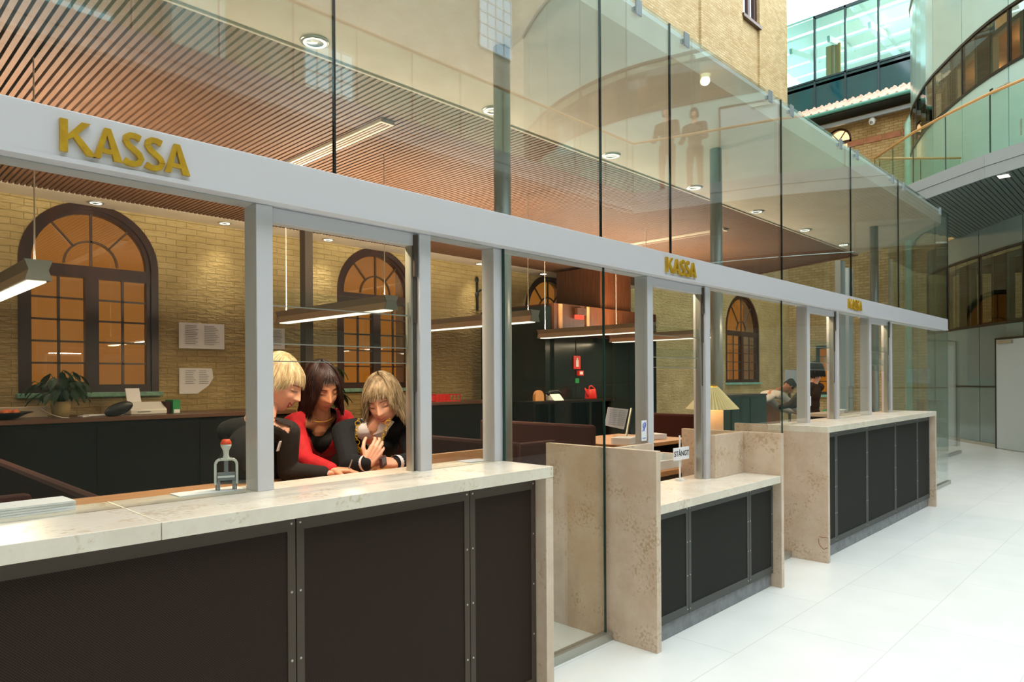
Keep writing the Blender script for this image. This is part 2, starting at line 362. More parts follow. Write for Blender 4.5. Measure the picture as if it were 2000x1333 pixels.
ARCH = [(2.6, 0.79), (6.95, 0.79), (11.48, 0.79), (20.75, 1.15)]     # centres and half widths of the arched windows
SILL, SPRING = 1.37, 3.0
def arched_wall():
    b = MB(); x = -7.0; top = CZ + 0.3
    def col(xa, xb): b.box(xa, WY, 0, xb, WY + 0.35, top)
    for cx, r in ARCH:
        col(x, cx - r); b.box(cx - r, WY, 0, cx + r, WY + 0.35, SILL)
        n = 20
        for k in range(n):
            a0, a1 = PI - PI * k / n, PI - PI * (k + 1) / n
            p0 = (cx + r * math.cos(a0), SPRING + r * math.sin(a0)); p1 = (cx + r * math.cos(a1), SPRING + r * math.sin(a1))
            b.prism([p0, p1, (p1[0], top), (p0[0], top)], WY, WY + 0.35, 'y')
        x = cx + r
    col(x, EX)
    return struct(b.build('wall_back', 'brickin', loc=(0, 0, 0)))
arched_wall()
def arched_window(n, cx, r, lit=1.0):
    t = thing('window_%d' % n, None, None, (cx, WY + 0.05, SILL), kind='structure')
    y0, y1 = WY + 0.02, WY + 0.12
    f = MB()                                            # outer frame, arch and transom
    def arch(b, r0, r1, ya, yb, n=24, a0=0, a1=PI):
        for k in range(n):
            t0 = a0 + (a1 - a0) * k / n; t1 = a0 + (a1 - a0) * (k + 1) / n
            b.prism([(cx + r0 * math.cos(t0), SPRING + r0 * math.sin(t0)), (cx + r1 * math.cos(t0), SPRING + r1 * math.sin(t0)),
                     (cx + r1 * math.cos(t1), SPRING + r1 * math.sin(t1)), (cx + r0 * math.cos(t1), SPRING + r0 * math.sin(t1))], ya, yb, 'y')
    arch(f, r - 0.09, r, y0 - .03, y1); arch(f, r - 0.14, r - 0.09, y0, y1)
    for s in (-1, 1):
        f.box(cx + s * r, y0 - .03, SILL, cx + s * (r - .09), y1, SPRING); f.box(cx + s * (r - .09), y0, SILL + .08, cx + s * (r - .14), y1, SPRING)
    f.box(cx - r + .09, y0 - .01, SPRING - .17, cx + r - .09, y1, SPRING - .02)
    f.box(cx - r + .09, y0 - .01, SILL, cx + r - .09, y1, SILL + .1)
    f.box(cx - .075, y0 - .01, SILL + .1, cx + .075, y1, SPRING - .17)
    f.build('frame', 'wood', t)
    m = MB(); ri = r - .14                              # glazing bars
    for z in [SILL + .1 + (SPRING - .27 - SILL) * k / 5 for k in range(1, 5)]:
        for s in (-1, 1): m.box(cx + s * .075, y0 + .02, z - .012, cx + s * ri, y0 + .05, z + .012)
    for s in (-1, 1):
        xm = cx + s * (.075 + ri) / 2; m.box(xm - .015, y0 + .02, SILL + .1, xm + .015, y0 + .05, SPRING - .17)
    m.box(cx - .014, y0 + .02, SPRING - .02, cx + .014, y0 + .05, SPRING + ri)
    arch(m, .29, .315, y0 + .02, y0 + .05, 16)
    for a in (PI * .27, PI * .73): m.bar((cx + .3 * math.cos(a), y0 + .035, SPRING + .3 * math.sin(a)), (cx + ri * math.cos(a), y0 + .035, SPRING + ri * math.sin(a)), .022, .03, (0, 1, 0))
    m.build('glazing_bars', 'muntin', t)
    g = MB(); pts = [(cx + ri * math.cos(PI * k / 20), SPRING + ri * math.sin(PI * k / 20)) for k in range(21)] + [(cx - ri, SILL + .08), (cx + ri, SILL + .08)]
    g.prism(pts, y0 + .045, y0 + .05, 'y'); g.build('pane', 'winglass', t)
    bl = MB(); bl.box(cx - r, WY + .55, SILL, cx + r, WY + .57, SPRING + r); bl.build('blind', 'blind', t)
    bx = MB(); bx.box(cx - r - .02, WY + .35, SILL - .05, cx - r, WY + .57, SPRING + r + .05).box(cx + r, WY + .35, SILL - .05, cx + r + .02, WY + .57, SPRING + r + .05)
    bx.box(cx - r, WY + .35, SPRING + r, cx + r, WY + .57, SPRING + r + .05).box(cx - r, WY + .35, SILL - .05, cx + r, WY + .57, SILL); bx.build('reveal', 'offw', t)
    MB().box(cx - r - .03, WY - .1, SILL - .06, cx + r + .03, WY + .04, SILL).build('sill', 'sill', t, bevel=.01)
for i, (cx, r) in enumerate(ARCH): arched_window(i + 1, cx, r, 1)

# office side wall and dividing floor strip, canopy ceiling
struct(MB().box(-3.2, GY + .03, 0, -3.0, WY, CZ).build('wall_left', 'offw', loc=(0, 0, 0)))
P_front = [(-3.0, 2.56), (11.70, 2.56), (12.94, 3.42), (13.45, 4.28), (-3.0, 4.28)]
struct(MB().prism(P_front, CZ, CZ + .17).build('ceiling', 'plaster', loc=(0, 0, 0)))
struct(MB().prism([(-3, 9.5), (14.35, 9.5), (14.5, WY), (-3, WY)], CZ, CZ + .17).build('ceiling', 'plaster', loc=(0, 0, 0)))
struct(MB().prism([(-3, 4.28), (13.45, 4.28), (14.35, 6.6), (14.35, 9.5), (-3, 9.5)], CZ + .145, CZ + .168).build('ceiling', 'black', loc=(0, 0, 0)))
sl = MB(); x = -1.5
while x < 14.3:
    ya = 4.285 if x < 13.4 else 4.3 + (x - 13.4) * 2.45
    sl.box(x, ya, CZ, x + .035, 9.49, CZ + .10); x += .055
sl.bar((13.47, 4.28, CZ + .03), (14.37, 6.6, CZ + .03), .05, .1); sl.box(14.35, 6.6, CZ - .02, 14.4, 9.5, CZ + .08)
struct(sl.build('ceiling', 'slat', loc=(0, 0, 0)))
struct(MB().box(-3, 4.262, CZ - .012, 13.42, 4.284, CZ + .06).build('trim_1', 'plaster'))
struct(MB().prism([(-3, 2.56), (11.7, 2.56), (12.94, 3.42), (14.4, 6.6), (14.5, WY), (-3, WY)], CZ + .17, CZ + .2).build('ceiling', 'white', loc=(0, 0, 0)))
for xa, lab in ((3.47, 'pale track channel recessed in the slatted ceiling, nearest one'), (9.6, 'pale track channel recessed in the slatted ceiling, farther one')):
    t = thing('ceiling_track', lab, 'ceiling track', (xa, 5.0, CZ - .035))
    MB().box(xa, 4.92, CZ - .03, xa + .14, 8.2, CZ - .001).build('housing', 'plaster', t)
    g = MB()
    for k in range(3): g.box(xa + .025 + k * .035, 4.95, CZ - .034, xa + .04 + k * .035, 8.15, CZ - .0305)
    g.build('groove', 'slat', t)

# downlights
def downlight(loc, label, group, e, spot=1.9, tilt=0):
    t = thing('downlight', label, 'ceiling light', loc, 0, group); x, y, z = loc
    MB().lathe([(.052, -.012), (.088, -.012), (.095, -.004), (.095, 0), (.052, 0), (.052, -.012)], loc, 28).build('trim_ring', 'channel', t, smooth=True)
    MB().lathe([(.001, -.006), (.045, -.006), (.062, -.0125), (.062, -.001), (.001, -.001)], loc, 24).build('lamp_lens', 'downg', t)
    light('SPOT', 'downlight_bulb', (x, y, z - .03), e, (1, .86, .66), t, .10, spot=spot, blend=1.0, rot=(tilt, 0, 0))
    return t
near = ['nearest the camera, beside the thick glass joint', 'second from the camera, beside the first round column', 'third from the camera, above the wide entrance glazing',
        'fourth from the camera, just before the second round column', 'fifth from the camera, past the second round column', 'sixth from the camera, small and far', 'farthest one, at the corner of the slats']
for i in range(7): downlight((2.38 + 1.63 * i + (.02 * i), 4.12, CZ), 'round downlight in front soffit, ' + near[i], 'downlights in the front soffit', 22)
downlight((.72, 4.12, CZ), 'round white downlight in the front soffit left of the nearest visible one', 'downlights in the front soffit', 22)
bk = [(.95, 'left of the first arched window'), (2.58, 'above the first arched window'), (4.2, 'right of the first arched window'), (5.85, 'left of the second arched window'),
      (7.5, 'just right of the second arched window'), (9.15, 'between the second and third arched windows'), (11.0, 'above the third arched window'), (12.8, 'far right end')]
for x, w in bk: downlight((x, 9.75, CZ), 'small round downlight close to the back brick wall, ' + w, 'downlights along the back wall', 48, 1.5, tilt=math.radians(3))

# linear pendants
def pendant():
    t = thing('pendant_lamp', 'x', 'pendant lamp', (0, 0, 2.20), 0, 'linear pendant lamps over the office desks')
    prof = [(-.075, 0), (.075, 0), (.055, .07), (.078, .135), (-.078, .135), (-.055, .07)]
    MB().prism([(a, b + 2.2) for a, b in prof], -1.1, 1.1, 'y').build('housing', 'lampc', t)
    for s in (-1, 1): MB().prism([(a * 1.06, 2.2 + b * 1.04 - .003) for a, b in prof], s * 1.1, s * 1.115, 'y').build('end_cap', 'steel', t)
    MB().box(-.055, -1.06, 2.19, .055, 1.06, 2.199).build('diffuser', 'lampg', t)
    for s in (-1, 1): MB().tube([(0, s * 1.0, 2.335), (0, s * 1.0, CZ)], .005, 6).build('rod', 'plaster', t)
    return t
PEND = [(1.13, 'leftmost linear pendant lamp, cut by the photo edge before the first arched window', ), (4.05, 'linear pendant lamp hanging above the three women, in front of the second arched window'),
        (6.15, 'linear pendant lamp seen right of the open window, below the black iron anchor'), (8.72, 'linear pendant lamp below the red lit sign on the dark cladding'), (10.75, 'linear pendant lamp seen through the second open window, behind the closed sign')]
p0 = pendant()
for i, (x, lab) in enumerate(PEND):
    if i == 0: p = p0; p.location = (x, 6.7, 2.2); p['label'] = lab; WL[p.name] = Vector((x, 6.7, 2.2))
    else: p = dup(p0, (x, 6.7, 2.2), lab)
    light('AREA', 'pendant_tube', (x, 6.7, 2.18), (30, 30, 26, 14, 20)[i], (1, .76, .48), p, .1, 2.0)
    light('AREA', 'added_slat_uplight', (x, 6.7, 2.345), (150, 12, 6, 10, 18)[i], (1, .82, .64), p, .1, 2.0, rot=(PI, 0, 0))  # added upward light that brightens the ceiling slats

# ------------------------------------------------------------------ glass front
JX = [-2.0, -.25, 1.458, 3.18, 3.925, 5.65, 7.304, 8.902, 11.25]
wn = [6]
def pane(x0, z0, x1, z1, y=GY, m='glass', th=.01):
    o = struct(MB().box(x0 + .004, y, z0, x1 - .004, y + th, z1).build('window_%d' % wn[0], m)); wn[0] += 1
    return o
for a, b in zip(JX, JX[1:]): pane(a, 2.292, b, 3.80, GY - .005, 'glassup', .012)
for x in JX[2:]: struct(MB().box(x - .004, GY - .006, 2.29, x + .004, GY + .008, 3.80).build('trim_2', 'dark'))
def pane2(p, q, z0, z1, m='glass'):
    b = MB(); p = Vector(p); q = Vector(q); b.bar((p.x, p.y, (z0 + z1) / 2), (q.x, q.y, (z0 + z1) / 2), .012, z1 - z0)
    o = struct(b.build('window_%d' % wn[0], m)); wn[0] += 1; return o
pane2((11.26, 2.40, 0), (12.0, 2.95, 0), .04, 3.80, 'glassup'); pane2((12.01, 2.96, 0), (12.9, 3.60, 0), .04, 3.80, 'glassup')
pane(9.19, .05, 11.25, 2.14); pane(2.40, .05, 3.20, 2.14); pane(4.92, .05, 5.64, 2.14)
pane(-1.2, 1.106, 1.14, 2.14); pane(1.94, 1.106, 2.33, 2.14); pane(3.295, 1.106, 3.65, 2.14)
pane(4.44, 1.106, 4.90, 2.14); pane(5.66, 1.106, 6.17, 2.14); pane(6.97, 1.106, 7.85, 2.14); pane(8.47, 1.106, 9.17, 2.14)
for x0, x1, n in ((2.395, 3.24, 3), (4.915, 5.77, 4), (9.18, 11.26, 5)):
    struct(MB().box(x0, GY - .02, 0, x1, GY + .03, .05).build('trim_%d' % n, 'channel'))
for x in (2.394, 3.206, 5.645): struct(MB().box(x - .0035, GY - .002, .05, x + .0035, GY + .011, 2.14).build('trim_6', 'edge'))
BR = [(3.556, 'third'), (4.122, 'x'), (5.423, ''), (5.845, ''), (7.008, ''), (7.473, ''), (8.671, ''), (9.111, ''), (10.807, '')]
brl = ['left of the brick tower, nearest clip', 'second clip from the left', 'third clip from the left, above the tower corner', 'fourth clip from the left, at the tower corner', 'fifth clip, under the small arched window', 'sixth clip from the left',
       'seventh clip, below the glass railing corner', 'eighth clip, left of the grey walkway fascia', 'last clip, at the far corner of the canopy']
for (x, _), l in zip(BR, brl):
    t = thing('glass_clip', 'steel clip on the canopy glass edge, ' + l, 'clip', (x, GY, 3.74), 0, 'clips along the top glass edge')
    MB().box(x - .03, GY - .018, 3.71, x + .03, GY - .006, 3.805).build('plate', 'fascia', t, bevel=.002)
    MB().box(x - .012, GY + .008, 3.745, x + .012, GY + .03, 3.77).build('arm', 'fascia', t)

t = thing('header_beam', 'long light grey steel beam carrying the gold signs above the counters', 'beam', (5, 2.35, 2.137))
MB().box(-1.2, 2.318, 2.137, 10.94, GY - .008, 2.291).build('beam_face', 'alu', t, bevel=.002)
MB().box(-1.2, GY + .012, 2.139, 10.90, 2.475, 2.22).build('rear_rail', 'alu', t)
MB().box(-1.2, 2.312, 2.137, 10.94, 2.318, 2.151).build('drip_lip', 'alu', t)

# posts
PX = [(1.138, 'at the left of the women, in the first counter'), (1.875, 'at the right of the women, in the first counter'), (2.335, 'left of the glass joint ending the first counter'),
      (3.652, 'left of the closed window, beside the hearing sticker'), (4.375, 'right of the closed window, behind the lamp'), (6.175, 'left of the third ticket window'),
      (6.90, 'right of the third ticket window'), (7.855, 'left of the fourth ticket window'), (8.58, 'right of the fourth ticket window')]
for i, (x, l) in enumerate(PX):
    zb = .802 if i in (4,) else 1.104
    if i == 3: zb = .802
    o = MB().box(x, GY - .001 if i not in (2,) else GY + .012, zb, x + .062, 2.475, 2.138).build('steel_post', 'alu', bevel=.002)
    tag(o, 'light grey square steel post ' + l, 'post', 'posts of the glass front')
# warm strip lamps behind the header beam, one above each ticket window
for x0, x1, l in ((1.2, 1.87, 'above the three women'), (3.715, 4.37, 'above the closed sign'), (6.24, 6.9, 'above the third ticket window'), (7.92, 8.57, 'above the fourth ticket window')):
    t = thing('strip_lamp', 'slim warm strip lamp behind the header beam, ' + l, 'lamp', ((x0 + x1) / 2, 2.5, 2.14), 0, 'strip lamps behind the header beam')
    MB().box(x0, 2.476, 2.15, x1, 2.52, 2.19).build('housing', 'alu', t); MB().box(x0 + .02, 2.48, 2.145, x1 - .02, 2.515, 2.1495).build('diffuser', 'lampg', t)
    light('AREA', 'strip_tube', ((x0 + x1) / 2, 2.50, 2.14), 20 if x0 < 2 else 7, (1, .76, .52), t, x1 - x0 - .05, .03, rot=(.62, 0, 0))
# telescopic sash windows: counterbalance rails, stacked glass sashes
def sash(x0, x1, zb, lab):
    t = thing('sash_window', lab, 'window', ((x0 + x1) / 2, 2.41, zb), 0, 'ticket windows')
    zs = [(2.13, 1.78), (1.84, 1.64), (1.70, 1.575)]
    for k, (a, b) in enumerate(zs):
        y = 2.405 + k * .014
        g = MB().box(x0 + .004, y, b, x1 - .03, y + .006, a).build('sash_glass', 'glass', t)
        MB().box(x0 + .004, y - .001, b - .003, x1 - .03, y + .007, b + .001).build('sash_edge', 'channel', g)
    MB().box(x1 - .03, 2.40, zb, x1 - .02, 2.44, 2.13).build('guide_rail', 'channel', t)
    r = MB(); r.box(x1 - .022, 2.385, 1.95, x1 - .004, 2.44, 2.13).box(x1 - .02, 2.395, 1.75, x1 + .0, 2.44, 1.95).box(x1 - .017, 2.40, 1.45, x1 - .003, 2.44, 1.75).box(x1 - .013, 2.41, zb, x1 - .005, 2.44, 1.45)
    r.build('counterbalance', 'frame', t)
    MB().box(x0, 2.395, 2.085, x1, 2.45, 2.137).build('head_rail', 'alu', t)
sash(1.20, 1.873, 1.104, 'telescopic glass ticket window raised open above the three women')
sash(3.714, 4.373, .802, 'telescopic glass ticket window at the low counter with the closed sign')
sash(6.237, 6.898, 1.104, 'telescopic ticket window on the left of the far counter, dark haired person behind')
sash(7.917, 8.578, 1.104, 'telescopic ticket window on the right of the far counter')

# signs with cut brass letters
def letters(x0, w, z0, h, lab):
    t = thing('sign', lab, 'sign', (x0 + w / 2, 2.31, z0), 0, 'gold ticket office signs on the header beam')
    def L(polys):
        b = MB()
        for k, pts in enumerate(polys): b.prism([(x0 + p[0] * w, z0 + p[1] * h) for p in pts], 2.306 - .0003 * (k % 4), 2.3175, 'y')
        b.build('letter', 'brass', t)
    L([[(0, 0), (.055, 0), (.055, 1), (0, 1)], [(.055, .38), (.10, .50), (.215, 1), (.15, 1), (.055, .55)], [(.085, .52), (.185, 0), (.255, 0), (.125, .60)]])
    def A(o, s=.20):
        L([[(o, 0), (o + .052, 0), (o + .1, .78), (o + .1, 1), (o + .08, 1)], [(o + .1, .78), (o + .152, 0), (o + .215, 0), (o + .128, 1), (o + .1, 1)], [(o + .06, .2), (o + .146, .2), (o + .135, .34), (o + .07, .34)]])
    def Sx(o):
        sk = [(.135, .90), (.095, .955), (.055, .95), (.028, .88), (.022, .76), (.045, .62), (.085, .5), (.125, .38), (.14, .24), (.125, .10), (.085, .035), (.045, .04), (.008, .11)]
        polys = []
        P = [Vector((a * w, b * h)) for a, b in sk]; hw = .024 * w
        lf, rg = [], []
        for i, p in enumerate(P):
            d = (P[min(i + 1, len(P) - 1)] - P[max(0, i - 1)]).normalized(); n = Vector((-d.y, d.x)); k = hw * (1.0 if 0 < i < len(P) - 1 else 1.15)
            lf.append(p + n * k); rg.append(p - n * k)
        for i in range(len(P) - 1):
            polys.append([((q.x) / w + o, q.y / h) for q in (lf[i], rg[i], rg[i + 1], lf[i + 1])])
        L(polys)
    A(.235); Sx(.455); Sx(.625); A(.785)
letters(.520, .362, 2.166, .094, 'gold KASSA lettering on the beam nearest the camera, large')
letters(3.757, .37, 2.166, .094, 'gold KASSA lettering on the beam above the low counter')
letters(7.012, .39, 2.166, .094, 'gold KASSA lettering on the beam above the far counter, smallest of the three')

# ------------------------------------------------------------------ counters
def panels(t, xs, z0, z1, y, pm, fm):
    for a, b in zip(xs, xs[1:]):
        s = MB().box(a + .002, y, z0, b - .002, y + .012, z1).build('perforated_panel', pm, t)
        w = .03; f = MB()
        f.box(a + .002, y - .004, z0, a + w, y, z1).box(b - w, y - .004, z0, b - .002, y, z1).box(a + w, y - .004, z1 - .05, b - w, y, z1).box(a + w, y - .004, z0, b - w, y, z0 + .05)
        f.build('panel_frame', fm, s)
        n = 4 if z1 - z0 > .8 else 3
        for xx in (a + .016, b - .016):
            for k in range(n + 1):
                z = z0 + .025 + (z1 - z0 - .05) * k / n
                MB().lathe([(.0001, .002), (.0035, .0015), (.0045, 0)], (0, 0, 0), 8).xf(Matrix.Translation((xx, y - .004, z)) @ Matrix.Rotation(PI / 2, 4, 'X')).build('screw', 'screw', s)
YF, YP = 2.064, 2.13
t = thing('service_counter', 'nearest long stone counter with dark brown perforated panels, women behind it', 'counter', (1, 2.3, 0), 0)
MB().box(.706, YF, 1.054, 2.388, 2.56, 1.104).build('countertop', 'stonetop', t, bevel=.002)
MB().box(-1.2, YF, 1.054, .704, 2.56, 1.104).build('countertop', 'stonetop', t, bevel=.002)
MB().box(2.338, YF + .001, 0, 2.3875, 2.56, 1.0535).build('side_panel', 'stone', t, bevel=.002)
panels(t, [-.75, 1.148, 1.93, 2.335], .09, 1.052, YP, 'perf', 'frame')
MB().box(-1.2, YP + .014, 0, 2.337, YP + .05, .09).build('plinth', 'plinth', t)
MB().box(-1.2, YP + .05, .09, 2.337, 2.4, 1.05).build('carcass', 'deskd', t)
t = thing('service_counter', 'low stone counter with high side cheeks in the middle, closed sign behind it', 'counter', (4.08, 2.3, 0), 0)
MB().box(3.289, YF + .004, .752, 4.869, 2.56, .802).build('countertop', 'stonetop', t, bevel=.002)
MB().box(3.244, YF, 0, 3.288, 2.864, 1.104).build('side_panel', 'stone', t, bevel=.002)
MB().box(4.87, YF, 0, 4.913, 2.864, 1.104).build('side_panel', 'stone', t, bevel=.002)
MB().box(4.437, 2.345, .803, 4.869, 2.379, 1.104).build('back_upstand', 'stone', t, bevel=.002)
MB().box(3.289, 2.345, .803, 3.651, 2.379, 1.104).build('back_upstand', 'stone', t, bevel=.002)
panels(t, [3.29, 3.69, 4.49, 4.868], .10, .751, YP, 'perfg', 'frameg')
MB().box(3.289, YP + .014, 0, 4.869, YP + .05, .10).build('plinth', 'plinth', t)
MB().box(3.289, YP + .05, .10, 4.869, 2.4, .75).build('carcass', 'deskd', t)
t = thing('service_counter', 'farthest long stone counter with four grey panel joints', 'counter', (7.4, 2.3, 0), 0)
MB().box(5.77, YF, 1.054, 9.176, 2.56, 1.104).build('countertop', 'stonetop', t, bevel=.002)
MB().box(5.77, YF + .001, 0, 5.812, 2.864, 1.0535).build('side_panel', 'stone', t, bevel=.002)
MB().tube([(5.769, 2.137, 0.211), (5.769, 2.112, 0.202), (5.769, 2.092, 0.209), (5.769, 2.068, 0.205)], .002, 5).tube([(5.769, 2.143, .19), (5.769, 2.137, 0.148), (5.769, 2.125, 0.13), (5.769, 2.101, 0.109), (5.769, 2.081, 0.124), (5.769, 2.069, 0.126)], .0028, 5).build('brown_vein', 'terra', t)
MB().box(5.77, 2.561, 1.0536, 5.812, 2.864, 1.104).build('side_panel_top', 'stone', t)
MB().box(9.13, YF + .001, 0, 9.175, 2.56, 1.0535).build('side_panel', 'stone', t, bevel=.002)
panels(t, [5.814, 6.13, 6.93, 7.81, 8.62, 9.128], .10, 1.052, YP, 'perfg', 'frameg')
MB().box(5.813, YP + .014, 0, 9.129, YP + .05, .10).build('plinth', 'plinth', t)
MB().box(5.813, YP + .05, .10, 9.129, 2.4, 1.05).build('carcass', 'deskd', t)

# ------------------------------------------------------------------ columns
for x, y, l in ((3.32, 3.31, 'behind the nearest entrance glazing'), (6.27, 3.29, 'past the low counter, second from the camera'), (11.16, 3.31, 'farthest of the three, near the end of the canopy')):
    tag(MB().lathe([(.058, 0), (.058, CZ)], (x, y, 0), 28).build('round_column', 'steel', smooth=True), 'slim round grey steel column ' + l, 'column', 'columns under the canopy')
tag(MB().box(5.0, 8.95, 0, 5.12, 9.1, CZ).build('steel_column', 'frame'), 'dark square column in front of the back wall, behind the brown haired woman', 'column')

# ------------------------------------------------------------------ tower, end wall, roof, teal glazing
def tower():
    b = MB(); z0, z1 = CZ + .3, 17
    b.box(-7, WY, z0, 17.9, WY + .4, z1)
    b.box(17.9, WY + .07, z0, 18.25, WY + .4, z1)
    b.box(18.25, WY, z0, 20.9, WY + .4, z1)
    b.box(20.9, WY + .07, z0, 22.1, WY + .4, 13.1); b.box(20.9, WY + .07, 15.2, 22.1, WY + .4, z1)
    b.box(22.1, WY + .0, z0, EX, WY + .4, z1)
    b.box(EX - .4, WY + .4, z0, EX, WY + 6, z1)
    return struct(b.build('wall_back', 'brickout', loc=(0, 0, 0)))
tower()
t = thing('window_40', None, None, (21.5, WY + .1, 13.1), kind='structure')
MB().box(20.9, WY + .1, 13.1, 21.05, WY + .2, 15.2).box(21.9, WY + .1, 13.1, 22.1, WY + .2, 15.2).box(21.45, WY + .1, 13.1, 21.6, WY + .2, 15.2).build('frame', 'wood', t)
MB().box(20.9, WY + .2, 13.1, 22.1, WY + .22, 15.2).build('pane', 'paper', t)
MB().box(20.85, WY - .06, 13.0, 22.15, WY + .2, 13.1).build('sill', 'muntin', t)
# end wall facing the camera
b = MB(); ex = EX
ayc, ar, az = 8.30, .42, 9.45
b.box(ex, -3, 0, ex + .4, ayc - ar, 10.2).box(ex, ayc + ar, 0, ex + .4, WY, 10.2).box(ex, ayc - ar, 0, ex + .4, ayc + ar, 8.6)
for k in range(12):
    a0, a1 = PI * k / 12, PI * (k + 1) / 12
    b.prism([(ayc + ar * math.cos(a0), az + ar * math.sin(a0)), (ayc + ar * math.cos(a1), az + ar * math.sin(a1)), (ayc + ar * math.cos(a1), 10.2), (ayc + ar * math.cos(a0), 10.2)], ex, ex + .4, 'x')
struct(b.build('wall_end', 'brickend', loc=(0, 0, 0)))
t = thing('window_41', None, None, (ex + .1, ayc, 8.6), kind='structure')
f = MB()
for k in range(16):
    a0, a1 = PI * k / 16, PI * (k + 1) / 16
    f.prism([(ayc + (ar - .07) * math.cos(a0), az + (ar - .07) * math.sin(a0)), (ayc + ar * math.cos(a0), az + ar * math.sin(a0)), (ayc + ar * math.cos(a1), az + ar * math.sin(a1)), (ayc + (ar - .07) * math.cos(a1), az + (ar - .07) * math.sin(a1))], ex + .02, ex + .1, 'x')
f.box(ex + .02, ayc - ar, 8.6, ex + .1, ayc - ar + .07, az).box(ex + .02, ayc + ar - .07, 8.6, ex + .1, ayc + ar, az).box(ex + .02, ayc - ar, az - .12, ex + .1, ayc + ar, az - .02)
for a in (.3, .7): f.bar((ex + .06, ayc, az), (ex + .06, ayc + ar * math.cos(PI * a), az + ar * math.sin(PI * a)), .03, .03)
f.build('frame', 'wood', t)
MB().box(ex + .3, ayc - ar, 8.6, ex + .32, ayc + ar, az + ar).build('lit_interior', emis('lit_warm_window', (1, .62, .28), 1.8), t)
for k in range(4): struct(MB().box(ex - .03, 8.0 - k * .55 - .5, 9.15, ex, 8.0 - k * .55, 9.33).build('trim_7', 'terra'))
# eaves, gutter and wavy tiles
b = MB(); b.box(ex - .75, 5.2, 10.12, ex + .4, WY, 10.22); struct(b.build('trim_8', 'roomd'))
tag(MB().tube([(ex - .8, 5.2, 10.2), (ex - .8, WY, 10.2)], .06, 10).build('roof_gutter', 'gutter'), 'green copper gutter under the row of clay roof tiles', 'gutter')
struct(MB().box(ex - .35, 5.2, 9.86, ex - .25, WY, 9.98).build('trim_9', 'fascia'))
vs, fs = [], []; NY = 150; rows = 5
for j in range(rows * 2 + 1):
    u = j / (rows * 2.0)
    for i in range(NY + 1):
        y = 5.2 + (WY - 5.2) * i / NY; xx = ex - .78 + 1.7 * u
        z = 10.26 + .85 * u + .055 * math.sin(2 * PI * y / .26 ) + (-.035 if j % 2 else .0)
        vs.append((xx, y, z))
for j in range(rows * 2):
    for i in range(NY): a = j * (NY + 1) + i; fs.append((a, a + 1, a + NY + 2, a + NY + 1))
o = MB().add(vs, fs).build('tiled_roof', 'tile'); sm = o.modifiers.new('thick', 'SOLIDIFY'); sm.thickness = .03
tag(o, 'sloping roof of pale wavy clay tiles above the ochre end wall', 'roof')
pp = [(ex - .25, 5.6, 10.1), (ex - .25, 5.95, 9.75), (ex - .25, 6.15, 9.4), (ex - .25, 6.15, .1)]
tag(MB().tube([Vector((ex - .45, 5.35, 10.3))] + pp, .09, 14).build('downpipe', 'verd', smooth=True), 'pale green copper downpipe on the ochre end wall', 'pipe')
t = thing('security_camera', 'small white dome security camera on the end wall below the eaves', 'camera', (ex - .3, 7.15, 9.75))
MB().box(ex - .3, 7.12, 9.82, ex - .001, 7.18, 9.88).build('arm', 'whitep', t)
MB().ell((ex - .32, 7.15, 9.72), (.1, .1, .12)).build('dome', 'whitep', t, smooth=True)
MB().ell((ex - .38, 7.15, 9.68), (.06, .05, .05)).build('lens', 'greyp', t, smooth=True)
# teal glazed storey
gx = 25.3; ys = [10.9, 9.42, 8.38, 7.32, 6.28, 5.2, 4.1]
for k, (a, c) in enumerate(zip(ys, ys[1:])):
    struct(MB().box(gx, c + .02, 10.3, gx + .05, a - .02, 12.1).build('window_%d' % (50 + k), 'teal'))
    struct(MB().box(gx, c + .02, 12.14, gx + .02, a - .02, 14.35).build('window_%d' % (60 + k), 'tealgl'))
m = MB()
for y in ys: m.box(gx - .05, y - .03, 10.3, gx + .05, y + .03, 14.4 if y < 9.5 else 18)
m.box(gx - .05, 4.1, 12.09, gx + .05, 10.9, 12.15).box(gx - .05, 4.1, 14.33, gx + .05, 9.45, 14.42)
struct(m.build('trim_10', 'mull'))
struct(MB().box(gx - .02, 9.44, 14.4, gx, 10.9, 18).build('window_70', 'tealgl'))
struct(MB().box(gx, 4.1, 11.9, 31, 12, 12.0).build('floor', 'white'))
struct(MB().box(30.9, 4.1, 12, 31, 12, 14.6).build('wall_end', 'white'))
struct(MB().box(28.2, 4.1, 12, 28.3, 6.3, 14.4).build('wall_end', 'roomw'))
for k in range(5): struct(MB().box(gx + .1 + k * 1.2, 4.1, 14.42, gx + .95 + k * 1.2, 12, 14.5).build('ceiling', 'white', loc=(0, 0, 0)))
light('AREA', 'storey_light', (27, 7.5, 14.3), 150, (1, .8, .58), None, 2, 2)
struct(MB().box(26.6, 9.0, 12, 26.7, 9.5, 13.8).build('wall_end', 'roomw'))
for k in range(5):
    y = 5 + k * 1.35
    struct(MB().bar((gx + .3, y, 13.6), (gx + 5, y + .4, 14.8), .1, .2).build('trim_11', 'white'))
tr = thing('wall_lamp', 'glowing round lamp inside the teal glazed upper storey', 'lamp', (28.1, 5.6, 13.6))
MB().ell((28.08, 5.6, 13.9), .13).build('globe', emis('globe', (1, .7, .42), 12), tr, smooth=True); light('POINT', 'globe_bulb', (27.7, 5.6, 13.9), 120, (1, .7, .42), tr, .15)
# skylight beams over the atrium
bm_ = MB()
for k in range(9): bm_.box(-6 + k * 4.2, -12, 17.0, -5.8 + k * 4.2, 10, 17.35)
for k in range(7): bm_.box(-6, -11.5 + k * 3.5, 17.0, 31, -11.35 + k * 3.5, 17.2)
struct(bm_.build('ceiling', 'white', loc=(0, 0, 0)))

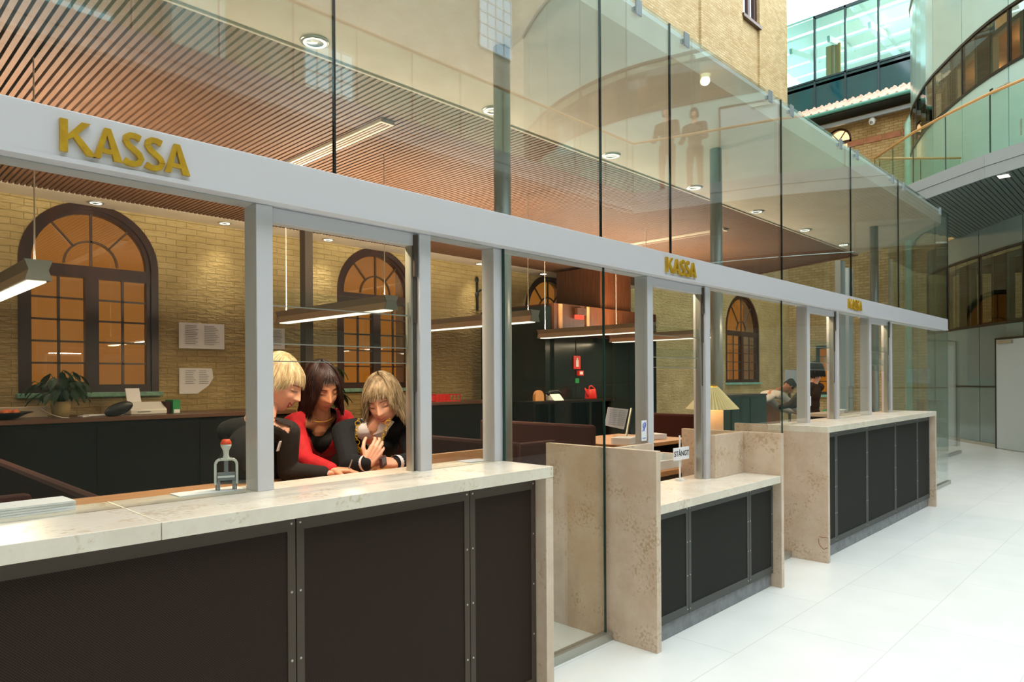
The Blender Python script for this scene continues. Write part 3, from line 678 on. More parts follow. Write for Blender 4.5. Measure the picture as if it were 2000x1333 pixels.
# ------------------------------------------------------------------ curved facade and walkway
def resample(pts, step):
    pts = [Vector(p) for p in pts]
    fine = []
    for i in range(len(pts) - 1):           # catmull-rom
        p0, p1, p2, p3 = pts[max(i - 1, 0)], pts[i], pts[i + 1], pts[min(i + 2, len(pts) - 1)]
        for k in range(20):
            u = k / 20; fine.append(.5 * ((2 * p1) + (p2 - p0) * u + (2 * p0 - 5 * p1 + 4 * p2 - p3) * u * u + (3 * p1 - p0 - 3 * p2 + p3) * u ** 3))
    fine.append(pts[-1]); out = [fine[0]]; acc = 0
    for a, b in zip(fine, fine[1:]):
        acc += (b - a).length
        if acc >= step: out.append(b); acc = 0
    return out
FU = resample([(21.3, 5.35), (20.6, 5.17), (19.1, 4.5), (18.04, 3.85), (16.85, 3.0), (16.0, 2.17), (15.2, 1.0), (14.5, -.4), (13.85, -1.78), (13.45, -3.15), (13.2, -4.3), (13.3, -5.8), (13.8, -7.4), (14.8, -9.2)], .46)
FG = resample([(20.7, 4.85), (19.2, 4.0), (18.0, 3.12), (17.0, 2.3), (16.2, 1.3), (15.4, 0), (14.7, -1.8), (14.3, -3.6), (14.2, -5.5), (14.5, -8)], .46)
def offs(P, d):
    out = []
    for i, p in enumerate(P):
        a = P[max(i - 1, 0)]; b = P[min(i + 1, len(P) - 1)]; t = (b - a).normalized(); n = Vector((-t.y, t.x))   # points away from the atrium (+x)
        if n.x < 0: n = -n
        out.append(p + n * d)
    return out
def strip(P, d0, d1, z0, z1):
    A, B = offs(P, d0), offs(P, d1); b = MB()
    for i in range(len(P) - 1): b.prism([A[i], A[i + 1], B[i + 1], B[i]], z0, z1)
    return b
fc = [80]
def facade(P, z0, z1, m, every=3, gap=.012):
    n = 0; i = 0
    while i < len(P) - 1:
        seg = P[i:i + every + 1]
        if len(seg) < 2: break
        A = offs(seg, 0); A[0] = A[0] + (A[1] - A[0]).normalized() * gap; A[-1] = A[-1] + (A[-2] - A[-1]).normalized() * gap
        struct(strip(A, 0, .03, z0, z1).build('wall_right', m)); i += every
def mulls(P, z0, z1, every=3, w=.03, d0=-.01, d1=.06, m='dark'):
    b = MB(); A, B = offs(P, d0), offs(P, d1)
    for i in range(0, len(P), every):
        b.bar((*((A[i] + B[i]) / 2), z0), (*((A[i] + B[i]) / 2), z1), w, (A[i] - B[i]).length, (*(B[i] - A[i]).normalized(), 0))
    struct(b.build('trim_12', m))
# upper storeys
facade(FU, 8.62, 11.4, 'panel'); facade(FU, 5.1, 7.48, 'panel')
for z in (7.5, 8.6): struct(strip(FU, -.02, .05, z - .03, z + .03).build('trim_13', 'dark'))
mulls(FU, 7.5, 8.6, 3, .04)
struct(strip(FU, 0, .02, 7.53, 8.57).build('window_80', 'ribglass'))
struct(strip(FU, .05, .09, 5.1, 7.49).build('wall_right', 'dark')); struct(strip(FU, .05, .09, 8.61, 11.4).build('wall_right', 'dark'))
struct(strip(FU, -.03, .4, 11.4, 11.5).build('trim_14', 'fascia'))
def inner_windows(P, z0, z1, dark='roomd', room='roomw', depth=2.2):
    j = MB(); d = MB(); A = offs(P, .30); B = offs(P, .42)
    for i in range(0, len(P) - 1):
        k = i % 3
        if k == 0: d.prism([A[i], A[i + 1], B[i + 1], B[i]], z0, z1)
        else:
            j.prism([A[i], A[i + 1], B[i + 1], B[i]], z0, z0 + .07).prism([A[i], A[i + 1], B[i + 1], B[i]], z1 - .1, z1)
            q = A[i] if k == 1 else A[i + 1]; q2 = (A[i + 1] if k == 1 else A[i]); u = (q2 - q).normalized() * .09; w = (B[i] - A[i])
            j.prism([q, q + u, q + u + w, q + w], z0, z1)
    struct(j.build('trim_15', 'jamb')); struct(d.build('wall_right', dark))
    struct(strip(P, .42, depth, z1 + .02, z1 + .05).build('ceiling', room)); struct(strip(P, .05, depth, z0 - .06, z0 - .02).build('floor', room)); struct(strip(P, depth, depth + .05, z0 - .05, z1 + .05).build('wall_right', room))
inner_windows(FU, 7.53, 8.57)
nth = ['nearest', 'second nearest', 'middle', 'fourth', 'fifth', 'farthest']
R_ = offs(FU, 1.2)
for k, i in enumerate((6, 10, 14, 19, 24, 29)):
    p = R_[min(i, len(R_) - 1)]; t = thing('room_lamp', 'warm round ceiling lamp behind the curved upper ribbon window, ' + ['farthest along the curve', 'second along the curve', 'third along the curve', 'fourth along the curve', 'fifth along the curve', 'last round the bend'][k], 'lamp', (p.x, p.y, 8.5), 0, 'lamps behind the upper ribbon window')
    MB().lathe([(.001, 0), (.1, .0), (.12, .06), (.001, .06)], (p.x, p.y, 8.5), 16).build('shade', emis('room_glow', (1, .66, .36), 8), t); light('POINT', 'room_bulb', (p.x, p.y, 8.42), 38, (1, .66, .38), t, .1)
# ground storey
facade(FG, 0.0, 2.0, 'panelg'); facade(FG, 2.0, 2.6, 'panelg'); facade(FG, 4.2, 4.78, 'panelg')
struct(strip(FG, .05, .09, 0, 2.6).build('wall_right', 'dark')); struct(strip(FG, .05, .09, 4.2, 4.78).build('wall_right', 'dark'))
for z in (2.63, 4.17): struct(strip(FG, -.02, .05, z - .025, z + .025).build('trim_16', 'dark'))
struct(strip(FG, 0, .02, 2.65, 4.15).build('window_81', 'ribglass')); mulls(FG, 2.63, 4.17, 3, .04)
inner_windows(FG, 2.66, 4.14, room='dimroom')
struct(strip(FG, -.012, -.002, 1.27, 1.30).build('trim_17', 'dark')); struct(strip(FG, -.03, 0, 0, .07).build('baseboard_right', 'channel'))
# ground door: leaf follows the facade from (17.55,2.93) towards the camera
def door_on(p, q, z0, h, num, hinge=1):
    p, q = Vector((*p, 0)), Vector((*q, 0)); u = (q - p).normalized(); n = Vector((-u.y, u.x, 0))
    if n.x > 0: n = -n
    t = thing('door_%d' % num, None, None, (p.x, p.y, z0), kind='structure')
    def bx(a, b, zz0, zz1, d0, d1): return MB().prism([(p + u * a + n * d0).xy, (p + u * b + n * d0).xy, (p + u * b + n * d1).xy, (p + u * a + n * d1).xy], z0 + zz0, z0 + zz1)
    w = (q - p).length
    bx(.03, w - .03, .01, h, .02, .06).build('leaf', 'door', t)
    f = bx(0, .03, 0, h + .03, .0, .07); f2 = bx(w - .03, w, 0, h + .03, 0, .07); f3 = bx(0, w, h, h + .04, 0, .07)
    for g in (f2, f3): f.add(g.v, g.f)
    f.build('frame', 'dark', t)
    bx(.1, .55, h - .09, h - .03, .06, .1).build('door_closer', 'channel', t)
    hb = bx(w - .16, w - .13, .95, 1.25, .06, .09); hb.build('handle', 'channel', t)
door_on((17.50, 2.80), (16.55, 1.95), 0, 2.27, 1)
door_on((16.62, 2.72), (15.98, 2.02), 5.1, 2.1, 2); door_on((14.0, -1.15), (13.62, -2.3), 5.1, 2.1, 3)
# walkway slab and fascia
WE = [(-6, -2.98), (11.35, -2.98), (11.72, -1.69), (12.08, -.38), (12.58, .68), (13.16, 1.76), (13.47, 2.31), (14.03, 3.05), (14.6, 3.78), (15.73, 4.65)]
back = [p[:] for p in FU if p.y < 4.0][::1]
bk_pts = [(p.x, p.y) for p in offs(FG, .7) if -4.3 < p.y < 3.6] + [(15.2, -4.62), (-6, -4.62)]
poly = WE + bk_pts
struct(MB().prism(poly, 4.80, 5.1).build('floor', 'fascia', loc=(0, 0, 0)))
def run(pts, z0, z1, th, name, m, d=0.0):
    b = MB()
    for a, c in zip(pts, pts[1:]): b.bar((a[0], a[1], (z0 + z1) / 2), (c[0], c[1], (z0 + z1) / 2), th, z1 - z0)
    return struct(b.build(name, m))
run(WE, 4.93, 5.12, .05, 'trim_18', 'fascia'); run([(a - .0, b) for a, b in WE], 4.74, 4.92, .03, 'trim_19', 'fascia')
# slatted soffit under the walkway
so = MB()
def clip_x(y):
    xs = []
    n = len(poly)
    for i in range(n):
        (xa, ya), (xb, yb) = poly[i], poly[(i + 1) % n]
        if (ya - y) * (yb - y) < 0: xs.append(xa + (y - ya) / (yb - ya) * (xb - xa))
    return sorted(xs)
y = -4.38
while y < 4.6:
    xs = clip_x(y)
    for a, b in zip(xs[::2], xs[1::2]):
        if b - a > .1: so.box(a + .06, y, 4.745, b - .02, y + .066, 4.79)
    y += .08
struct(so.build('ceiling', 'soffit', loc=(0, 0, 0)))
t = thing('smoke_detector', 'small white round smoke detector under the grey walkway', 'smoke detector', (14.2, 1.75, 4.70)); MB().lathe([(.001, 0), (.05, .0), (.07, .02), (.07, .044), (.001, .044)], (13.9, 1.45, 4.70), 20).build('body', 'whitep', t, smooth=True)
t = thing('light_panel', 'small square light panel in the grey slatted soffit of the walkway', 'ceiling light', (13.6, 2.05, 4.72)); MB().box(13.42, 2.0, 4.725, 13.62, 2.15, 4.735).build('diffuser', emis('panel_glow', (1, .98, .94), .9), t)
# railings: each glass panel of the walkway railing
def railing(pts, lab, step=.92):
    t = thing('glass_railing', lab, 'railing', (pts[0][0], pts[0][1], 5.1))
    MB().tube([(a, b, 6.1) for a, b in pts], .024, 10).build('handrail', 'rail', t, smooth=True)
    for a, c in zip(pts, pts[1:]):
        a, c = Vector(a), Vector(c); L = (c - a).length; n = max(1, round(L / step))
        for k in range(n):
            p = a + (c - a) * (k / n) + (c - a).normalized() * .008; q = a + (c - a) * ((k + 1) / n) - (c - a).normalized() * .008
            MB().bar((p.x, p.y, 5.59), (q.x, q.y, 5.59), .012, .95).build('glass_panel', 'railglass', t)
            MB().bar((p.x, p.y, 5.59), (p.x + .012 * (q - p).normalized().x, p.y + .012 * (q - p).normalized().y, 5.59), .013, .95).build('panel_edge', 'edge', t)
RP = [(15.73, 4.65), (14.6, 3.65), (14.03, 3.0), (13.47, 2.26), (13.16, 1.70), (12.6, .66), (12.1, -.42), (11.74, -1.7), (11.36, -2.95), (-3, -2.95)]
railing(RP, 'glass railing with oak handrail along the edge of the curved walkway')
railing([(15.80, 4.58), (17.0, 3.35)], 'short glass railing with yellow oak handrail closing the end of the walkway')

# opposite side of the atrium (seen only in the canopy glass)
b = MB(); b.box(-7, -12.3, 0, 30, -12, 17)
struct(b.build('wall_opposite', 'brickopp', loc=(0, 0, 0)))
for k, (x, z) in enumerate(((-2.5, 7.5), (4.0, 7.5), (10.1, 8.6), (4.0, 12), (10.1, 12.6), (16.5, 12.6))):
    t = thing('window_%d' % (90 + k), None, None, (x, -12, z), kind='structure')
    MB().box(x - .75, -11.99, z, x + .75, -11.97, z + 2).build('pane', emis('sky_window', (.75, .9, 1), 1.6), t)
    f = MB()
    for q in range(5): f.box(x - .77 + q * .375, -11.98, z, x - .73 + q * .375, -11.93, z + 2)
    for q in range(6): f.box(x - .77, -11.98, z + q * .4 - .02, x + .77, -11.93, z + q * .4 + .02)
    f.build('frame', 'jamb', t)
struct(MB().box(-7.3, -12, 0, -7, 10, 17).build('wall_left', 'brickopp', loc=(0, 0, 0)))
struct(MB().box(5.8, -11.99, 0, 7.0, -11.4, 17).build('trim_21', 'jamb'))
struct(MB().box(-6, -4.6, 0, 14.2, -4.5, 4.8).build('wall_right', 'panelg', loc=(0, 0, 0)))

# vestibule glass beyond the far counter
struct(MB().box(13.6, 3.19, .05, 15.0, 3.205, 2.2).build('window_100', 'glass')); struct(MB().box(15.02, 3.19, .05, 16.0, 3.205, 2.2).build('window_101', 'glass'))
struct(MB().box(13.6, 3.17, 0, 16.02, 3.23, .05).build('trim_22', 'channel'))
for x, y in ((13.55, 4.6), (14.6, 4.8)): struct(MB().box(x, y, 0, x + .25, y + .1, 3.7).build('trim_23', 'jamb'))

#PART2
# ------------------------------------------------------------------ office furniture
struct(MB().box(-3, 3.6, 0.001, 12.6, WY - .01, .006).build('floor', 'deskd', loc=(0, 0, 0)))
tag(MB().box(-.6, 2.565, 1.02, 2.58, 2.69, 1.058).box(-.6, 2.69, 1.02, 2.3, 3.02, 1.058).box(-.6, 2.95, 0.006, -.55, 3.0, 1.02).box(2.22, 2.95, .006, 2.27, 3.0, 1.02).build('inner_desk', 'deskw', loc=(1, 2.6, 0.006)), 'light oak inner desk behind the nearest stone counter, where the women lean', 'desk')
t = thing('sideboard', 'long dark sideboard with brown top under the first arched window', 'sideboard', (2.5, 9.3, .006))
MB().box(.1, 8.9, .006, 4.75, 9.7, 1.05).build('body', 'deskd', t); MB().box(.05, 8.86, 1.05, 4.8, 9.72, 1.10).build('top', 'desktop', t, bevel=.004)
for x in (1.2, 2.35, 3.5): MB().box(x, 8.885, .1, x + 1.1, 8.899, 1.0).build('door', 'deskd', t)
MB().box(3.9, 8.88, .86, 4.2, 8.884, .875).build('handle', 'channel', t)
t = thing('sideboard', 'dark sideboard with a brown top against the wall below the iron anchor', 'sideboard', (7.9, 9.3, .006))
MB().box(6.6, 8.95, .006, 9.0, 9.7, 1.08).build('body', 'deskd', t); MB().box(6.55, 8.92, 1.08, 9.02, 9.72, 1.13).build('top', 'desktop', t, bevel=.004)
for x, y0, y1, z, l in ((1.05, 3.9, 6.9, .90, 'nearest dark red felt desk screen at the lower left'), (3.95, 3.8, 5.6, 1.0, 'dark red felt desk screen behind the right of the women'),
        (5.98, 4.6, 6.4, 1.0, 'dark red felt desk screen left of the messy desk'), (8.35, 4.7, 5.6, 1.02, 'dark red felt desk screen right of the messy desk')):
    tag(MB().box(x, y0, .006, x + .07, y1, z).build('desk_screen', 'redscreen', bevel=.03), l, 'screen', 'dark red screens between the desks')
for x0, l in ((-.2, 'low dark red upholstered bench at the far left behind the glass'), (4.3, 'low dark red upholstered bench behind the entrance glazing')):
    t = thing('upholstered_bench', l, 'bench', (x0 + .6, 4.4, .006)); y0 = 4.1
    MB().box(x0, y0, .3, x0 + 1.1, y0 + .5, .5).build('seat', 'redscreen', t, bevel=.03); MB().box(x0, y0 + .5, .006, x0 + 1.1, y0 + .6, .88).build('backrest', 'redscreen', t, bevel=.03)
    MB().box(x0 + .05, y0 + .05, .006, x0 + 1.05, y0 + .45, .3).build('base', 'deskd', t)
# dark clad core with wood gallery
t = thing('core_cladding', 'tall dark glass clad room divider with brown wooden upper band', 'partition', (10.5, 8.8, .006))
MB().box(9.3, 8.0, .006, 12.6, 9.68, 2.28).build('dark_cladding', 'deep', t)
MB().box(9.3, 8.0, 2.281, 12.6, 9.68, 2.86).build('wood_band', 'woodp', t)
for x in (9.9, 10.75, 11.6): MB().box(x, 7.994, .006, x + .012, 8.0, 2.28).build('panel_joint', 'black', t)
MB().box(9.3, 7.993, 1.38, 12.6, 7.999, 1.392).build('panel_joint', 'black', t)
MB().box(10.78, 8.1, 2.861, 11.82, 9.2, 3.69).build('wood_housing', 'woodp', t)
for x in (9.42, 10.2): MB().box(x, 7.97, 2.3, x + .08, 8.0, 2.85).build('batten', 'deskw', t)
# second dark wall, left face of the core
tag(MB().box(9.12, 8.05, .006, 9.29, 9.7, 2.8).build('dark_panel', 'deep'), 'dark glossy panel forming the left face of the dark core', 'panel')
# items on the core
t = thing('exit_sign', 'red lit sign box on the wooden band of the dark core', 'sign', (9.95, 7.93, 2.55))
MB().box(9.84, 7.90, 2.68, 10.1, 7.968, 2.80).build('housing', 'woodp', t); MB().box(9.83, 7.92, 2.6, 10.05, 7.965, 2.675).build('lit_face', emis('red_sign', (1, .08, .04), 1.6), t)
t = thing('fire_sign', 'red and white fire extinguisher sign on the dark cladding', 'sign', (9.93, 7.99, 1.7))
MB().box(9.82, 7.975, 1.69, 10.01, 7.99, 1.93).build('plate', 'red', t); MB().box(9.88, 7.97, 1.73, 9.95, 7.974, 1.85).build('extinguisher_symbol', 'paper', t); MB().box(9.90, 7.969, 1.85, 9.93, 7.9735, 1.89).build('extinguisher_symbol', 'paper', t)
t = thing('alarm_button', 'small red alarm button box beneath the fire sign', 'alarm', (9.98, 7.96, 1.58)); MB().box(9.92, 7.94, 1.57, 10.06, 7.99, 1.66).build('box', 'red', t); MB().box(9.95, 7.935, 1.59, 10.03, 7.94, 1.64).build('glass_plate', 'paper', t)
tag(MB().box(9.87, 7.978, 1.43, 9.97, 7.992, 1.52).build('escape_sign', 'green'), 'small green escape sign below the red alarm button', 'sign')
tag(MB().box(8.96, 7.92, .006, 9.05, 8.0, 1.1).box(8.2, 7.5, 1.1, 10.4, 7.96, 1.14).box(10.3, 7.55, .006, 10.36, 7.95, 1.1).box(8.25, 7.55, .006, 8.3, 7.95, 1.1).build('shelf_desk', 'deskd', loc=(9.3, 7.7, .006)), 'dark narrow standing desk along the dark cladding', 'desk')
t = thing('watering_can', 'red plastic watering can on the dark standing desk', 'watering can', (9.95, 7.72, 1.14))
MB().lathe([(.10, 0), (.11, .02), (.09, .17), (.085, .18)], (9.98, 7.72, 1.141), 20).build('body', 'red', t, smooth=True)
MB().tube([(9.90, 7.7, 1.18), (9.82, 7.68, 1.24), (9.74, 7.66, 1.34)], [.02, .014, .012], 8).build('spout', 'red', t, smooth=True)
MB().tube([(9.93, 7.72, 1.31), (9.94, 7.72, 1.37), (10.0, 7.72, 1.38), (10.1, 7.72, 1.33), (10.11, 7.72, 1.22), (10.07, 7.72, 1.17)], .011, 8).build('handle', 'red', t, smooth=True)
t = thing('desk_clock', 'rounded beige box standing on the dark desk, left of the black telephone', 'clock', (8.6, 7.75, 1.14)); MB().prism([(8.49 + .11 - .11 * math.cos(PI * k / 10), 1.21 + .11 * math.sin(PI * k / 10)) for k in range(11)] + [(8.71, 1.141), (8.49, 1.141)], 7.72, 7.78, 'y').build('case', 'deskw', t)
t = thing('telephone', 'pale desk telephone with black handset on the dark desk', 'telephone', (8.98, 7.72, 1.14)); MB().prism([(7.62, 1.141), (7.82, 1.141), (7.82, 1.24), (7.72, 1.25)], 8.86, 9.12, 'x').build('base', 'whitep', t, bevel=.01); MB().tube([(8.84, 7.75, 1.25), (8.9, 7.75, 1.30), (9.1, 7.75, 1.30), (9.16, 7.75, 1.25)], [.035, .018, .018, .035], 8).build('handset', 'blackp', t, smooth=True)
# wall iron anchors
def anchor(x, y, z, s, lab, ax='x'):
    b = MB(); b.bar((x, y, z - .33 * s), (x, y, z + .22 * s), .045 * s, .03, (1, 0, 0)); b.ell((x, y, z + .27 * s), (.04 * s, .02, .07 * s)); b.bar((x, y, z + .02 * s), (x + (.11 * s if ax == 'x' else 0), y - (.11 * s if ax == 'y' else 0), z + .08 * s), .03 * s, .03)
    b.ell((x, y, z - .02 * s), (.05 * s, .025, .05 * s))
    tag(b.build('wall_anchor', 'iron'), lab, 'iron anchor', 'black iron wall anchors')
anchor(9.28, WY - .03, 3.2, 1.0, 'black iron wall anchor on the yellow brick between the second and third windows')
anchor(14.0, WY - .03, 3.0, .7, 'small black iron wall anchor seen above the closed sign window')
anchor(EX - .03, 8.1, 4.6, 1.3, 'black iron wall anchor on the far end wall brickwork', 'y')
# papers on the back wall, the lower one standing in for a reflection
def sheet(pts, lab, lines, c):
    t = thing('wall_paper_sheet', lab, 'paper', (pts[0][0], WY - .02, min(p[1] for p in pts)), 0, 'printed sheets on the back wall')
    MB().prism(pts, WY - .022, WY - .015, 'y').build('sheet', 'paper', t)
    b = MB(); x0, x1, z0, z1 = c; n = 11
    for cx in (0, .42):
        for k in range(n):
            z = z1 - .04 - (z1 - z0 - .08) * k / n; w = (x1 - x0) * (.22 + .12 * random.random())
            if z > lines: b.box(x0 + (x1 - x0) * cx + .08, WY - .0245, z, x0 + (x1 - x0) * cx + .08 + w, WY - .0225, z + .006)
    b.build('printed_lines', 'ink', t)
sheet([(3.65, 1.965), (4.28, 1.965), (4.28, 2.325), (3.65, 2.325)], 'white printed sheet on the back wall, upper one left of the post', 0, (3.65, 4.28, 1.965, 2.325))
sheet([(3.65, 1.33), (3.90, 1.33), (3.95, 1.37), (4.05, 1.44), (4.12, 1.55), (4.10, 1.69), (3.65, 1.69)], 'white sheet standing in for a glass reflection, lower one cut by a head outline', 1.47, (3.65, 4.1, 1.33, 1.69))  # bright reflection modelled as a sheet, its cut follows a head silhouette
sheet([(4.75, 1.99), (5.22, 1.99), (5.22, 2.31), (4.75, 2.31)], 'white printed sheet on the back wall behind the left post', 0, (4.75, 5.22, 1.99, 2.31))
# things on the sideboard
def leafmesh(b, base, tip, w, up=Vector((0, 0, 1))):
    base, tip = Vector(base), Vector(tip); d = tip - base; s = d.cross(up).normalized() if d.cross(up).length > 1e-5 else Vector((1, 0, 0)); n = s.cross(d).normalized()
    P = [(0, 0), (.25, .8), (.5, 1), (.75, .62), (1, 0)]; vs = []
    for u, k in P: c = base + d * u + n * (-.22 * d.length * u * u); vs += [c - s * w * k * .5 + n * .01, c, c + s * w * k * .5 + n * .01]
    fs = []
    for i in range(4): fs += [(3 * i, 3 * i + 1, 3 * i + 4, 3 * i + 3), (3 * i + 1, 3 * i + 2, 3 * i + 5, 3 * i + 4)]
    b.add(vs, fs)
def plant(x, y, z, lab, pr=.09, h=.32, n=34, spread=.34, potm='pot', seed=1):
    random.seed(seed); t = thing('potted_plant', lab, 'plant', (x, y, z))
    MB().lathe([(pr * .78, 0), (pr * .98, pr * 1.2), (pr, pr * 1.7), (pr * .9, pr * 1.7), (pr * .88, pr * 1.5), (.001, pr * 1.5)], (x, y, z), 22).build('pot', potm, t, smooth=True)
    st = MB(); lf = MB(); zb = z + pr * 1.5
    for k in range(n):
        a = random.random() * 2 * PI; r = spread * math.sqrt(random.random()); hh = h * (.35 + .75 * random.random()) * (1 - .35 * (r / spread)); p = Vector((x + r * math.cos(a) * .7, y + r * math.sin(a) * .7, zb + hh))
        st.tube([(x + .3 * r * math.cos(a) * .3, y + .1 * r * math.sin(a), zb - .02), (x + r * math.cos(a) * .35, y + r * math.sin(a) * .35, zb + hh * .7), p], .0035, 5)
        q = p + Vector((math.cos(a), math.sin(a), -.5 - .5 * random.random())).normalized() * (.13 + .1 * random.random()); leafmesh(lf, p, q, .065 + .045 * random.random())
    st.build('stems', 'leaf', t); o = lf.build('leaves', 'leaf', t); return t
plant(2.10, 9.35, 1.1, 'bushy green potted plant in a beige pot under the first arched window', .105, .42, 46, .36)
t = plant(5.15, 8.6, .75, 'tall dark leafy plant beside the left post, behind the standing blonde woman', .12, .95, 30, .3, 'blackp', 5)
tag(MB().lathe([(.1, 0), (.14, .3), (.14, .74), (.001, .74)], (5.15, 8.6, .008), 20).build('plant_stand', 'deskd', smooth=True), 'dark round plant stand holding the tall leafy plant', 'stand')
t = thing('fruit_bowl', 'shallow black bowl with fruit at the left edge of the photo', 'bowl', (1.55, 9.15, 1.1))
MB().lathe([(.05, 0), (.08, .005), (.19, .06), (.25, .075), (.24, .08), (.08, .02), (.001, .018)], (1.55, 9.15, 1.101), 26).build('bowl', 'blackp', t, smooth=True)
for k, (dx, dy) in enumerate(((-.09, 0), (.02, .06), (.07, -.05), (-.03, -.07))):
    tag(MB().ell((1.55 + dx, 9.15 + dy, 1.173 + (.0)), (.042, .042, .039)).build('apple', 'apple', smooth=True), 'red and yellow apple lying in the black bowl, ' + ['leftmost', 'rear one', 'rightmost', 'front one'][k], 'apple', 'apples in the black bowl')
tag(MB().box(1.35, 9.48, 1.101, 2.0, 9.68, 1.22).build('document_box', 'plaster', bevel=.005), 'beige flat document box behind the fruit bowl', 'box')
b = MB(); vs = []
for i in range(9): u = i / 8; vs += [(1.82 + .26 * u, 8.90, 1.105 + .11 * (1 - u) ** 2), (1.84 + .26 * u, 9.04, 1.105 + .11 * (1 - u) ** 2)]
b.add(vs, [(2 * i, 2 * i + 2, 2 * i + 3, 2 * i + 1) for i in range(8)]); o = b.build('curled_paper', 'paper'); o.modifiers.new('s', 'SOLIDIFY').thickness = .002; tag(o, 'curled white sheet of paper between bowl and plant pot', 'paper')
tag(MB().box(2.25, 9.05, 1.101, 2.62, 9.28, 1.112).box(2.3, 9.02, 1.112, 2.66, 9.24, 1.122).build('paper_pile', 'paper'), 'small pile of papers right of the plant pot on the sideboard', 'papers')
t = thing('printer', 'small white receipt printer with paper sticking up on the sideboard', 'printer', (2.95, 9.3, 1.1))
MB().prism([(9.15, 1.101), (9.5, 1.101), (9.5, 1.24), (9.35, 1.25), (9.15, 1.16)], 2.78, 3.2, 'x').build('body', 'whitep', t, bevel=.012); MB().prism([(9.4, 1.25), (9.42, 1.25), (9.5, 1.42), (9.48, 1.42)], 2.82, 2.98, 'x').build('paper_feed', 'paper', t); MB().box(2.86, 9.142, 1.13, 3.0, 9.15, 1.14).build('slot', 'greyp', t)
tag(MB().ell((2.6, 8.97, 1.185), (.16, .02, .075), 20, 12, Matrix.Rotation(-.35, 3, 'Y')).build('black_dish', 'blackp', smooth=True), 'tilted black oval dish leaning in front of the white printer', 'dish')
t = thing('ring_binder', 'teal ring binder with white label standing on the sideboard', 'binder', (3.32, 9.3, 1.1)); MB().box(3.27, 9.15, 1.101, 3.36, 9.42, 1.27).build('cover', 'green', t); MB().box(3.28, 9.145, 1.105, 3.35, 9.15, 1.15).build('label', 'paper', t)
tag(MB().box(3.2, 9.2, 1.101, 3.265, 9.42, 1.25).build('book', 'redscreen'), 'dark red book standing left of the teal binder', 'book')
t = thing('wire_basket', 'red wire basket on the dark sideboard right of the open window', 'basket', (7.75, 9.25, 1.13)); b = MB(); b.box(7.5, 9.1, 1.131, 8.05, 9.4, 1.145)
for k in range(8): b.box(7.5 + k * .078, 9.1, 1.145, 7.51 + k * .078, 9.11, 1.24)
b.box(7.5, 9.1, 1.24, 8.06, 9.11, 1.255).box(7.5, 9.4, 1.145, 8.06, 9.41, 1.255).box(7.5, 9.1, 1.24, 7.51, 9.41, 1.255).box(8.05, 9.1, 1.24, 8.06, 9.41, 1.255); b.build('wires', 'red', t)
# papers, stamp on the nearest counter
def stack(x0, y0, z, w, d, n, lab, nm='paper_stack', rz=0, th=.006, name_='x'):
    t = thing(nm, lab, 'papers', (x0, y0, z)); 
    for k in range(n):
        a = rz + random.uniform(-.03, .03); R = Matrix.Translation((x0, y0, 0)) @ Matrix.Rotation(a, 4, 'Z')
        MB().box(-w / 2, -d / 2, z + k * th, w / 2, d / 2, z + (k + 1) * th - .0012).xf(R).build('sheet_bundle', 'paper', t)
    return t
stack(.42, 2.525, 1.1045, .34, .13, 4, 'thick pile of white paper at the left end of the nearest counter', rz=.05, th=.0075)
tag(MB().box(.90, 2.46, 1.1045, 1.13, 2.555, 1.108).build('notepad', 'paper'), 'thin white pad of paper under the ink stamp', 'paper')
t = thing('ink_stamp', 'self inking stamp with orange knob standing on the nearest counter', 'stamp', (1.072, 2.49, 1.108), -.40)
W0 = lambda n, b, m, **k: b.build(n, m, t, local=True, **k)
W0('handle_neck', MB().lathe([(.011, .112), (.0115, .118), (.009, .125), (.0105, .142), (.0175, .156), (.0185, .164)], (0, 0, 0), 20), 'whitep', smooth=True)
W0('knob', MB().lathe([(.0187, .1645), (.0185, .170), (.014, .180), (.011, .182), (.001, .182)], (0, 0, 0), 20), 'orangep', smooth=True)
b = MB()
path = [(-.036, 0, .02), (-.036, 0, .095), (-.030, 0, .106), (-.02, 0, .110), (.02, 0, .110), (.030, 0, .106), (.036, 0, .095), (.036, 0, .02)]
for p, q in zip(path, path[1:]): b.bar(p, q, .022, .009, (0, 0, 1) if abs(p[2] - q[2]) < .004 else (1, 0, 0))
W0('yoke', b, 'whitep', bevel=.002)
W0('plunger', MB().box(-.007, -.005, .058, .007, .005, .107), 'greyp')
b = MB(); b.box(-.030, -.013, .034, .030, .013, .062).box(-.030, -.014, 0, -.020, .014, .034).box(.020, -.014, 0, .030, .014, .034).box(-.036, -.008, 0, -.031, .008, .02).box(.031, -.008, 0, .036, .008, .02)
W0('stamp_body', b, 'greyp', bevel=.0015); W0('type_plate', MB().box(-.019, -.011, .022, .019, .011, .034), 'blackp'); W0('band', MB().box(-.0285, -.0145, .045, .0285, -.0131, .052), 'paper')
tag(MB().box(2.22, 2.44, 1.1045, 2.34, 2.54, 1.107).build('notepad', 'papergrey'), 'flat sheet with blue edge on the right end of the nearest counter', 'paper')
tag(MB().box(2.13, 2.64, 1.059, 2.56, 2.665, 1.135).build('wooden_upstand', 'deskw'), 'light wooden upstand on the inner desk right of the open window', 'panel')
